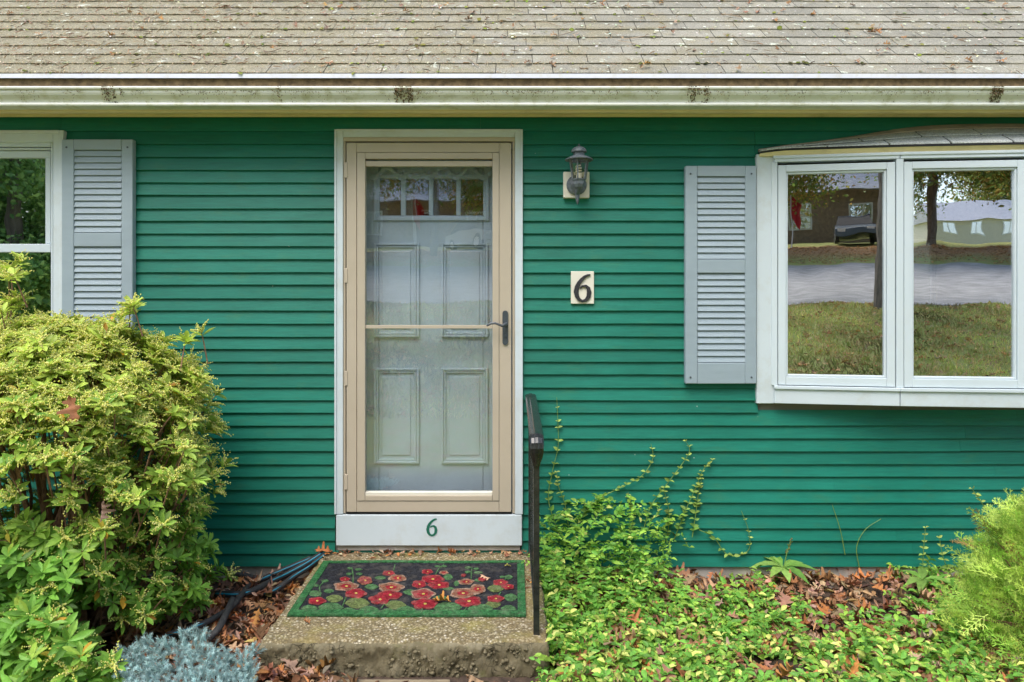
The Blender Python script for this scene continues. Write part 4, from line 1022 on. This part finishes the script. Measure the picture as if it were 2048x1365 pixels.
# low front shrub
W, A = [], []
while len(W) < 330:
    u = rng.uniform(-60, 235); v = rng.uniform(1085, 1420); 
    lim = 232 if v > 1330 else (120+rng.normal(0, 12) if v < 1260 else 120+(v-1260)*1.4)
    if u > lim: continue
    y = float(np.interp(v, [1085, 1200, 1365], [-.95, -1.08, -1.2]))+rng.normal(0, .06)
    p = np.array(PX(u, v, y))
    if p[2] < .02: continue
    W.append(p); A.append(np.array([.25, -.55, .9])+rng.normal(0, .25, 3))
def pal2(p): return np.clip(np.array([.19, .41, .06])*(1+rng.normal(0, .25)), .01, 1)
stems = [([Vector((-1.95, -1.1, -.02)), Vector((-1.95, -1.1, -.02)).lerp(Vector(p), .6)+Vector((0, 0, .03)), Vector(p)], [.007, .005, .002]) for p in W[::6]]
shrub('andromeda_shrub', 'low leafy shrub growing in front of the large budded shrub', (-1.95, -1.1, 0), W, A, .070, pal2, lambda p: .22, stems)

# leaves caught in the big shrub
one_leaf('large brown oak leaf caught on top of the budded shrub', PX(155, 850, -1.10), (-.3, 0, 1), (.2, -1, .3), .12, (.36, .16, .08), 1)
one_leaf('mauve brown dead leaf caught low in the budded shrub', PX(200, 1045, -1.12), (.2, 0, 1), (-.2, -1, .3), .085, (.34, .22, .17), 4)

# frond template for the golden cypress
def frond():
    vs, fs = [], []
    def strip(a, b, w_):
        a, b = np.array(a), np.array(b); d = b-a; s = np.array([-d[1], d[0], 0]); s = s/np.linalg.norm(s)*w_
        o = len(vs); vs.extend([a-s, a+s, b+s*.5, b-s*.5]); fs.append((o, o+1, o+2, o+3))
    for i in range(6):
        x = .15+i*.15; zc_ = -.02*i*i*.4
        strip((x-.15, 0, -.02*max(0, i-1)**2*.4), (x, 0, zc_), .014)
        for sgn in (-1, 1):
            L = .46*(1-x*.72)*(1.1 if (i+sgn) % 2 else .8); bx, by = x+L*.8, sgn*L*.6
            strip((x, 0, zc_), (bx, by, zc_+.05), .014)
            for s2 in (-1, 1):
                cx_, cy_ = x+(bx-x)*.55, by*.55; a = math.atan2(by, bx-x)+s2*.7
                strip((cx_, cy_, zc_+.03), (cx_+math.cos(a)*L*.42, cy_+math.sin(a)*L*.42, zc_+.06), .015)
    return np.array(vs, float), np.array(fs)
FR = frond()
cyp = thing('golden_cypress', 'bright lime cypress bush with feathery sprays below the bow window', 'bush', (2.42, -.82, 0))
n = 3000; P, Dr, Nn, C = [], [], [], []
while len(P) < n:
    th = rng.uniform(0, 2*np.pi); z = rng.uniform(.02, .63); k = z/.63
    r = float(np.interp(k, [0, .3, .6, .85, 1], [.46, .45, .38, .26, .07]))*(1+.13*math.sin(4*th+6*z)+.08*math.sin(9*th-11*z))*(rng.uniform(.78, 1.08) if rng.random() < .75 else rng.uniform(.4, .82))
    p = np.array([2.47+r*math.cos(th)*1.0, -.80+r*math.sin(th)*.80, z])
    if p[1] > -.04: continue
    out = np.array([math.cos(th), math.sin(th), .5+.6*k]); P.append(p); Dr.append(norm(out+rng.normal(0, .6, 3)+np.array([0, 0, .1]))); Nn.append(rng.normal(0, 1, 3)+np.array([0, -.6, .5]))
    C.append((np.array([.62, .78, .17]) if rng.random() < .55 else (np.array([.34, .56, .09]) if rng.random() < .93 else np.array([.4, .26, .1])))*(1+rng.normal(0, .22)))
L = rng.uniform(.07, .14, n)
V, Fc, C = scatter(FR, P, Dr, Nn, L, L, np.clip(C, .02, 1)); link_mesh('foliage', V, Fc, 'leaf', cyp, kind='stuff', cols=C)
mb = MB()
for i in range(40):
    e = Vector(P[R.randrange(n)]); b = Vector((2.42+R.uniform(-.06, .06), -.8+R.uniform(-.06, .06), -.02)); mb.tube([b, b.lerp(e, .5)+Vector((0, 0, .05)), e], [.012, .007, .002], 5)
mb.build('stems', 'stem', cyp)

# blue juniper
def spriglet():
    vs, fs = [], []; r = random.Random(3)
    for i in range(34):
        x = i/34; a = i*2.4; o = len(vs); el = .75
        d = np.array([math.cos(el)*.9, math.sin(el)*math.cos(a), math.sin(el)*math.sin(a)])*.36*(1-.35*x); s = np.array([0, -math.sin(a), math.cos(a)])*.036
        b = np.array([x, 0, 0]); vs.extend([b-s, b+s, b+d+s*.2, b+d-s*.2]); fs.append((o, o+1, o+2, o+3))
    return np.array(vs, float), np.array(fs)
SP = spriglet()
jb = GX(385, 1345, 0)
jun = thing('blue_juniper', 'low blue juniper with needle sprigs beside the step corner', 'juniper', jb)
P, Dr, C = [], [], []
while len(P) < 850:
    u = rng.uniform(235, 508); v = rng.uniform(1262, 1440)
    top = np.interp(u, [225, 260, 300, 340, 370, 410, 440, 470, 505, 520], [1330, 1285, 1275, 1290, 1262, 1265, 1300, 1310, 1300, 1350])
    if v < top+rng.uniform(0, 10): continue
    h = .20-.10*abs(u-385)/140; g = GX(u, v+40, .0)
    p = np.array(PX(u, v, min(-.55, float(GX(u, v+38, .06)[1]))))
    if p[2] < .0 : continue
    P.append(p); Dr.append(norm(np.array([rng.normal(0, .8), rng.normal(-.4, .6), .9]))); C.append(np.array([.40, .56, .54])*(1+rng.normal(0, .22)))
n = len(P); L = rng.uniform(.03, .06, n)
V, Fc, C = scatter(SP, P, Dr, rng.normal(size=(n, 3)), L, L, np.clip(C, .02, 1)); link_mesh('foliage', V, Fc, 'leaf', jun, kind='stuff', cols=C)
mb = MB()
for i in range(60): e = Vector(P[R.randrange(n)]); mb.tube([Vector((jb.x+R.uniform(-.05, .05), jb.y, -.02)), e+Vector((0, 0, -.05)), e], [.006, .004, .002], 5)
mb.build('stems', 'stem', jun)

# vinca ground cover
def bare(u, v):
    b = 0
    for cx, cy, rx, ry in ((1420, 1172, 130, 42), (1700, 1178, 190, 58), (1545, 1330, 85, 50), (1640, 1250, 90, 30), (1790, 1235, 90, 35), (1985, 1150, 60, 30)):
        b = max(b, 1.25-((u-cx)/rx)**2-((v-cy)/ry)**2)
    return b
P, Dr, Nn, L, C, SP_ = [], [], [], [], [], []
nst = 0
while nst < 4600:
    x = rng.uniform(SX1-.03, 3.6); y = rng.uniform(-1.75, -.03); u, v = proj((x, y, .05))
    if rng.random() < bare(u, v)*1.15: continue
    if v < 1150 and u > 1460 and rng.random() < .5: continue
    nst += 1
    pile = max(0, 1-abs(x-.52)/.60)*max(0, 1+y/.55)*.62+(.08 if x < .3 and y > -1.0 else 0)      # heaped beside step and against the wall
    z0 = .02+pile*rng.uniform(.2, 1); a = rng.uniform(0, 6.28); d = np.array([math.cos(a), math.sin(a), rng.uniform(.0, .8)]); p = np.array([x, y, z0])
    m = rng.integers(4, 8); path = [Vector(p)]; front = sm(-y, .45, .95)
    for j in range(m):
        d = norm(d+rng.normal(0, .22, 3)+np.array([0, 0, -.06])); p = p+d*.024
        if p[2] < .015: p[2] = .015
        if p[1] > -.02: p[1] = -.02
        if p[0] < SX1+.01 and p[2] < ZS+.02 and p[1] > SY0: p[0] = SX1+.01
        path.append(Vector(p)); side = norm(np.cross(d, [0, 0, 1])+rng.normal(0, .15, 3))
        var = rng.random() < .07+.26*front
        for s in (-1, 1):
            P.append(p.copy()); Dr.append(side*s+d*.45+np.array([0, 0, .25])); Nn.append(np.array([0, -.25, 1])+rng.normal(0, .35, 3)); L.append(rng.uniform(.016, .044))
            c = np.array([.70, .74, .20]) if var and rng.random() < .6 else (np.array([.34, .56, .08]) if rng.random() < .4 else np.array([.18, .42, .065])); C.append(c*(1+rng.normal(0, .2)))
    SP_.append(path)
L = np.array(L); V, Fc, C = scatter(LEAF_V, P, Dr, Nn, L, L*.52, np.clip(C, .01, 1))
vc = tag(link_mesh('vinca_ground_cover', V, Fc, 'leaf', kind='stuff', cols=C), 'green and variegated vinca carpeting the bed beside the step', 'ground cover')
mb = MB()
for path in SP_[::2]: mb.tube(path, .0012, 4, False)
o = mb.build('vinca_stems', 'green_stem', vc); o['kind'] = 'stuff'

# single shoots climbing the clapboards
VINES = [('thin vine shoot climbing highest just past the railing', [(1112, 1060), (1100, 1000), (1101, 950), (1113, 895), (1118, 850), (1115, 795)], .35),
         ('short leafy vine shoot leaning between railing and long arching shoot', [(1138, 1060), (1128, 1010), (1118, 975), (1112, 945)], .9),
         ('long arching vine shoot reaching up and away from the railing', [(1145, 1055), (1190, 1005), (1240, 975), (1285, 952), (1306, 918), (1300, 888)], .75),
         ('vine shoot with bare curling tip above the leafy mound', [(1280, 1075), (1300, 1015), (1330, 975), (1365, 925), (1377, 900), (1368, 880)], .55),
         ('upright vine shoot thick with leaves in the mound centre', [(1262, 1085), (1265, 1030), (1255, 985)], 1.2),
         ('straight vine shoot with paired leaves below the bare curling tip', [(1335, 1085), (1336, 1030), (1330, 978)], 1.1),
         ('tall leafy vine shoot slanting up toward the shutter', [(1345, 1080), (1372, 1020), (1392, 975), (1405, 940), (1427, 918)], 1.0),
         ('leafy vine shoot standing just before the slanting tall one', [(1385, 1075), (1393, 1020), (1399, 980), (1403, 955)], 1.0),
         ('vine shoot drooping down to the ground past the mound', [(1395, 1060), (1425, 1075), (1450, 1105), (1475, 1112), (1500, 1098), (1495, 1060), (1480, 1022)], .5),
         ('upright weedy shoot with yellow tip beside the lime cypress', [(1845, 1150), (1846, 1110), (1852, 1056)], 1.0),
         ('second thin weedy shoot between yellow tip and lime cypress', [(1905, 1160), (1890, 1120), (1879, 1076)], .8),
         ('pale leafy shoot rising out of the top of the cypress', [(1995, 1060), (1972, 1020), (1945, 978)], 1.1),
         ('pale leafy shoot at the edge of the picture above the cypress', [(2030, 1060), (2034, 1030), (2042, 995)], 1.1),
         ('bare grass stalk standing straight against the clapboards', [(1692, 1110), (1678, 1060), (1664, 1010)], 0),
         ('bare grass stalk arching over against the clapboards', [(1720, 1140), (1714, 1095), (1728, 1060), (1762, 1038)], 0)]
for lb, pth, dens in VINES:
    yy = -.026 if 'cypress' not in lb else (-.55 if 'out of' in lb or 'edge' in lb else -.10)
    Q = catmull([PX(x+R.uniform(-3, 3), y, yy+R.uniform(-.006, .004)) for x, y in pth], 8)
    b = Q[0].copy(); b.z = 0
    t = thing('grass_stalk' if dens == 0 else 'vine_shoot', lb, 'grass' if dens == 0 else 'vine', Q[0], 'shoots standing against the green wall')
    MB().tube(Q, [.0024-.0011*i/len(Q) for i in range(len(Q))], 5).build('stem', 'green_stem', t)
    if dens:
        P, Dr, Nn, L, C = [], [], [], [], []
        acc = 0
        for i in range(1, len(Q)):
            acc += (Q[i]-Q[i-1]).length*dens
            if acc > .021*R.uniform(.5, 1.7):
                acc = 0; d = (Q[i]-Q[i-1]).normalized(); k = i/len(Q)
                for s in (-1, 1):
                    P.append(np.array(Q[i])); Dr.append(np.array([s*1.0, -.35, .25])+.4*np.array(d)+rng.normal(0, .25, 3)); Nn.append(np.array([0, -.6, .8])+rng.normal(0, .3, 3)); L.append((.036-.018*k)*rng.uniform(.6, 1.2))
                    C.append((np.array([.16, .34, .06])*(1-k)+np.array([.45, .52, .12])*k)*(1+rng.normal(0, .2)))
        if P:
            L = np.array(L); V, Fc, C = scatter(LEAF_V, P, Dr, Nn, L, L*.6, np.clip(C, .01, 1)); link_mesh('leaves', V, Fc, 'leaf', t, cols=C)
# broad-leaved weeds
def weed(label, px, py, n, L, spike):
    b = GX(px, py, .02); t = thing('broadleaf_weed', label, 'weed', b, 'broadleaf weeds in the bed')
    bm = fan_leaf([(0, .04), (.15, .12), (.35, .42), (.6, .5), (.82, .3), (1, .02)], .15, .75)
    for i in range(n):
        a = 6.28*i/n+R.uniform(-.3, .3); V, Fc, C = scatter(bm, [b+Vector((0, 0, .06))], [(math.cos(a), math.sin(a)-.3, .75)], [(-.3*math.cos(a), -.3*math.sin(a), 1)], L*R.uniform(.8, 1.15), L*.42, pick([(.26, .46, .10), (.20, .40, .08)], 1)); link_mesh('leaf', V, Fc, 'leaf', t, smooth=True, cols=C)
    MB().tube([b, b+Vector((0, 0, .07))], .004, 6).build('stem', 'green_stem', t)
    if spike:
        S = [b+Vector((.0, .0, .05)), b+Vector((.02, .0, .14)), b+Vector((.045, 0, .22))]; MB().tube(S, [.003, .0025, .0015], 5).build('stalk', 'green_stem', t)
        P = np.array([S[1].lerp(S[2], k)+Vector((R.uniform(-.008, .008), R.uniform(-.008, .008), 0)) for k in np.linspace(0, 1, 26)]); V, Fc, C = beads(P, np.full(26, .0045), pick([(.2, .24, .07), (.3, .25, .12)], 26)); link_mesh('seed_head', V, Fc, 'leaf', t, cols=C)
weed('broad drooping weed with seed spike against the wall foundation', 1566, 1160, 8, .13, True)
weed('broad upright weed leaf standing in the vinca mound', 1290, 1168, 4, .13, False)
weed('broad floppy weed between bare litter and lime cypress', 1845, 1185, 6, .11, False)

# ------------------------------------------------------------------ across the street: what the window panes mirror
def crown_mesh(name, n, rx, rz, pal, leafL, seed, conical=False):
    r_ = np.random.default_rng(seed); P = []
    cl = []
    for i in range(60):
        d = norm(r_.normal(size=3)); k = r_.uniform(.35, 1)**.6; z = d[2]*k
        rr = 1.0 if not conical else max(.12, (1-(z+1)/2))*1.1
        cl.append((d[0]*k*rx*rr, d[1]*k*rx*rr, z*rz))
    cl = np.array(cl); idx = r_.integers(0, len(cl), n); P = cl[idx]+r_.normal(0, .16*rx, (n, 3))*np.array([1, 1, .7])
    sh = r_.uniform(.65, 1.3, len(cl))[idx]; pal = np.array(pal); c = pal[r_.integers(0, len(pal), n)]*sh[:, None]
    d = norm(r_.normal(size=(n, 3))); L = r_.uniform(.6, 1.2, n)*leafL
    return scatter(LEAF_T, P, d, r_.normal(size=(n, 3))+np.array([0, 0, .8]), L, L*.7, np.clip(c, .005, 1))
GR = [(.28, .38, .08), (.36, .44, .10), (.20, .30, .06), (.46, .42, .10), (.56, .36, .09)]
EV = [(.22, .40, .10), (.32, .50, .14), (.15, .30, .08)]
CROWNS = {}
def tree(label, x, y, h, kind, s=1.0):
    g = float(gz(x, y)); t = thing('evergreen_tree' if kind == 'e' else 'autumn_tree', label, 'tree', (x, y, g), 'trees around the street')
    if kind not in CROWNS:
        V, Fc, C = crown_mesh('crown', 44000, 3.1, 2.7, GR, .105, 5) if kind == 'd' else crown_mesh('crown', 60000, 3.1, 2.2, GR, .055, 6) if kind == 'n' else crown_mesh('crown', 30000, 1.5, 3.2, EV, .075, 9, True)
        o = link_mesh('crown', V, Fc, 'leaf', cols=C); CROWNS[kind] = o.data; bpy.data.objects.remove(o)
    k = s*(h/6.5 if kind in 'dn' else h/7.0)
    cz = h-2.2*k if kind in 'dn' else h*.48
    inst('crown', CROWNS[kind], Matrix.Translation((x, y, g+cz)) @ Matrix.Rotation(R.uniform(0, 6), 4, 'Z') @ Matrix.Scale(k, 4), t)
    mb = MB(); mb.tube([(x, y, g-.3), (x+.05, y, g+h*.3), (x-.05, y, g+h*.6), (x, y, g+h*.85)], [.019*h, .015*h, .011*h, .003*h], 10)
    for i in range(5):
        a = R.uniform(0, 6.28); z0 = g+h*R.uniform(.4, .65); mb.tube([(x, y, z0), (x+math.cos(a)*h*.12, y+math.sin(a)*h*.12, z0+h*.08), (x+math.cos(a)*h*.24, y+math.sin(a)*h*.24, z0+h*.2)], [.010*h, .007*h, .002*h], 6)
    mb.build('trunk', 'bark', t)
for i, (x, y, h) in enumerate(((-6.6, -5.4, 6.5), (-8.0, -6.9, 7.5), (-9.6, -8.2, 7.0), (-11.5, -9.5, 8))):
    tree(['dark evergreen mirrored in the double-hung window, nearest the house', 'dark evergreen mirrored mid-pane in the double-hung window', 'dark evergreen mirrored behind the others in the double-hung window', 'tallest dark evergreen at the far end of the mirrored row'][i], x, y, h, 'e', 1.15)
for i, (x, y, h) in enumerate(((3.9, -11.6, 10.5), (-3.5, -27.5, 10), (-9, -29, 11), (1.6, -30, 9.5), (10.5, -28.5, 10), (13.5, -31, 12), (21, -30, 11), (-15, -31, 12), (27, -34, 12), (-6, -47, 14), (0.5, -52, 15), (8, -50, 15), (15, -52, 14), (-13, -50, 15), (-21, -46, 15), (22, -72, 17), (50, -98, 20), (17.2, -27.5, 8.5))):
    tree(['lawn tree whose trunk is mirrored at the edge of the bow window', 'autumn tree mirrored in the upper lights of the door', 'autumn tree mirrored at the hinge side of the door lights', 'autumn tree mirrored at the shutter side of the bow window', 'autumn tree mirrored left of the beige house', 'tall autumn tree mirrored above the beige house', 'autumn tree mirrored right of the beige house', 'autumn tree farthest along the street beyond the door', 'autumn tree farthest along the street past the beige house', 'back-row autumn tree mirrored high in the second door light', 'back-row autumn tree mirrored behind the shake house roof', 'back-row autumn tree rising behind the shake house gable', 'back-row autumn tree between shake house and beige house', 'back-row autumn tree mirrored high in the first door light', 'back-row autumn tree beyond the end of the street row', 'tall autumn tree behind the beige house, nearer the street', 'tallest autumn tree behind the far end of beige house', 'small autumn tree mirrored mid-pane in front of the beige house'][i], x, y, h, 'n' if i == 0 else 'd')
MT['shake'] = M('brown_shake_siding', (.32, .23, .17), .9, .25, 5, .5, 20); MT['roofgrey'] = M('grey_roofing', (.42, .43, .46), .9, .15, 4, .3, 20)
MT['beige'] = M('beige_siding', (.58, .55, .45), .8, .06, 4, .2, 20); MT['trimw'] = M('trim_white', (.75, .76, .76), .5, .03); MT['doorred'] = M('dark_red_door', (.12, .05, .04), .5, .1)
def far_house(name, label, cx, cy, w_, dp, h, mat, rise):
    g = float(gz(cx, cy)); t = thing(name, label, 'house', (cx, cy, g)); x0, x1, y0, y1 = cx-w_/2, cx+w_/2, cy-dp, cy
    MB().box(x0, x1, y0, y1, g-1, g+h).build('wall', mat, t)
    mb = MB(); zt_ = g+h; ym = (y0+y1)/2
    mb.add([(x0-.4, y1+.4, zt_-.1), (x1+.4, y1+.4, zt_-.1), (x1+.4, ym, zt_+rise), (x0-.4, ym, zt_+rise), (x0-.4, y0-.4, zt_-.1), (x1+.4, y0-.4, zt_-.1)], [(0, 1, 2, 3), (3, 2, 5, 4), (0, 3, 4), (1, 5, 2), (0, 4, 5, 1)]); mb.build('roof', 'roofgrey', t)
    for zf in ((g+.9, g+h-1.6) if h > 4 else (g+.9,)):
        for k in range(6):
            xx = x0+w_*(k+.5)/6
            if k == 1 and zf < g+1.5:
                d = MB().box(xx-.5, xx+.5, y1, y1+.06, g, g+2.1).build('door', 'doorred', t); MB().box(xx-.62, xx+.62, y1-.01, y1+.04, g, g+2.25).build('door_frame', 'trimw', d); continue
            wn = MB().box(xx-.62, xx+.62, y1-.02, y1+.05, zf-.1, zf+1.35).build('window', 'trimw', t)
            for s in (-1, 1): MB().box(xx+s*.29-.24, xx+s*.29+.24, y1+.04, y1+.06, zf, zf+1.25).build('pane', 'glass', wn)
far_house('shake_house', 'brown shake house with grey roof mirrored in bow window and door', -.6, -39, 19, 8, 3.0, 'shake', 2.6)
far_house('beige_house', 'beige two-storey house with white windows mirrored in the bow window', 42, -84, 17, 9, 5.2, 'beige', 2.6)
def car(label, x, y, rz, c):
    g = float(gz(x, y)); MT['car'+label] = M('car_paint', c, .25, .03)
    t = thing('parked_car', label, 'car', (x, y, g), 'cars parked across the street')
    Rm = Matrix.Rotation(rz, 4, 'Z'); T = lambda p: Vector((x, y, g))+(Rm @ Vector(p))
    def ext(name, pr, hw, hw2, mat, par=t):
        n = len(pr); vs = [T((a, -(hw if b < .95 else hw2), b)) for a, b in pr]+[T((a, (hw if b < .95 else hw2), b)) for a, b in pr]
        return MB().add(vs, [tuple(range(n-1, -1, -1)), tuple(range(n, 2*n))]+[(i, (i+1) % n, n+(i+1) % n, n+i) for i in range(n)]).build(name, mat, par, .03)
    ext('body', [(-2.2, .35), (-2.25, .7), (-2.1, .9), (-1.2, .94), (1.1, .94), (1.9, .82), (2.2, .7), (2.2, .35)], .88, .86, 'car'+label)
    ext('cabin', [(-1.75, .945), (-1.2, 1.42), (.3, 1.45), (1.1, .945)], .8, .68, 'dark_gap'); ext('roof_panel', [(-1.22, 1.43), (-1.1, 1.47), (.2, 1.49), (.34, 1.455)], .7, .7, 'car'+label)
    for a in (-1.35, 1.4):
        for s in (-1, 1):
            wl = MB().tube([T((a, s*.72, .33)), T((a, s*.90, .33))], .33, 16).build('wheel', 'dark_gap', t); MB().tube([T((a, s*.895, .33)), T((a, s*.91, .33))], .2, 12).build('rim', 'alu', wl)
    for s in (-1, 1): MB().obox(T((2.16, s*.62-.15, .6)), Rm @ Vector((.06, 0, 0)), Rm @ Vector((0, .3, 0)), (0, 0, .12)).build('headlight', 'trimw', t)
car('silver car mirrored in the storm door glass', -1.7, -32.5, math.radians(60), (.5, .52, .55))
car('dark blue car mirrored in the bow window beside the lawn tree', 6.4, -34.5, math.radians(95), (.07, .10, .14))
car('grey blue car mirrored at the mullion edge of the bow window', 8.7, -34.8, math.radians(90), (.12, .15, .19))
def flag(label, x, y, h, c):
    g = float(gz(x, y)); t = thing('garden_flag', label, 'flag', (x, y, g), 'flags across the street'); MT['flag'+label] = M('flag_cloth', c, .8, .1)
    MB().tube([(x, y, g-.1), (x, y, g+h)], .03, 8).build('pole', 'trimw', t)
    vs = []; n = 8
    for i in range(n+1):
        for z in (g+h, g+h-1.1): vs.append((x+.04+i*.05*(1 if z == g+h else .8), y+.06*math.sin(i*1.1), z-i*.06))
    fs = [(i*2, i*2+1, i*2+3, i*2+2) for i in range(n)]; o = MB().add(vs, fs).build('cloth', 'flag'+label, t); so = o.modifiers.new('thick', 'SOLIDIFY'); so.thickness = .01
flag('red flag on a pole mirrored in the storm door glass', -4.9, -31.0, 2.6, (.55, .03, .03))
flag('red flag on a pole mirrored at the shutter side of the bow window', 3.3, -31.0, 2.4, (.5, .03, .04))
m = 60000; x = rng.uniform(-4, 11, m); y = rng.uniform(-12, -4.3, m); P = np.stack([x, y, gz(x, y)], 1); L = rng.uniform(.03, .08, m)
gd = np.stack([rng.normal(0, .4, m), rng.normal(0, .4, m), np.ones(m)], 1)
cl = .75+.35*np.sin(x*1.3+y*.8)+.25*np.sin(x*3.1-y*2.3)
V, Fc, C = scatter(LEAF_T, P, gd, rand_dirs(m), L, L*.25, np.clip(pick([(.42, .46, .13), (.50, .50, .16), (.66, .46, .20), (.40, .44, .10)], m)*1.25*cl[:, None], .02, 1))
tag(link_mesh('lawn_grass', V, Fc, 'leaf', kind='stuff', cols=C), 'patchy lawn grass mirrored in the bow window', 'grass')
def slope_pts(n, x0, x1, y0, y1):
    return [(a, b, float(gz(a, b))+.02) for a, b in zip(rng.uniform(x0, x1, n), rng.uniform(y0, y1, n))]
tag(litter('leaf_litter', slope_pts(2600, -4, 11, -12, -4.3)+slope_pts(7000, -14, 22, -31, -24.3), pal=[(.62, .34, .14), (.70, .42, .2), (.55, .28, .1), (.6, .42, .24)]), 'fallen leaves over the lawn and along the mirrored road verge', 'leaf litter')
sx_, sy_ = 4.35, -5.4; g = float(gz(sx_, sy_))
st = MB(); vs = []; n = 22
pr = [(.36, -.1), (.31, .08), (.25, .2), (.23, .30), (.12, .31), (.02, .30)]
for r0, z in pr: vs += [(sx_+r0*(1+.10*math.sin(5*k)+.06*math.sin(11*k))*math.cos(2*math.pi*k/n), sy_+r0*(1+.1*math.sin(5*k))*math.sin(2*math.pi*k/n), g+z*(1+.08*math.sin(7*k))) for k in range(n)]
st.add(vs, [(i*n+k, i*n+(k+1) % n, (i+1)*n+(k+1) % n, (i+1)*n+k) for i in range(len(pr)-1) for k in range(n)]+[tuple((len(pr)-1)*n+k for k in range(n))])
MT['stump'] = M('grey_stump_wood', (.30, .26, .21), .9, .4, 12, .9, 40, stretch=(4, 4, .5))
tag(st.build('tree_stump', 'stump', None), 'weathered tree stump on the lawn, mirrored low in the bow window', 'stump')
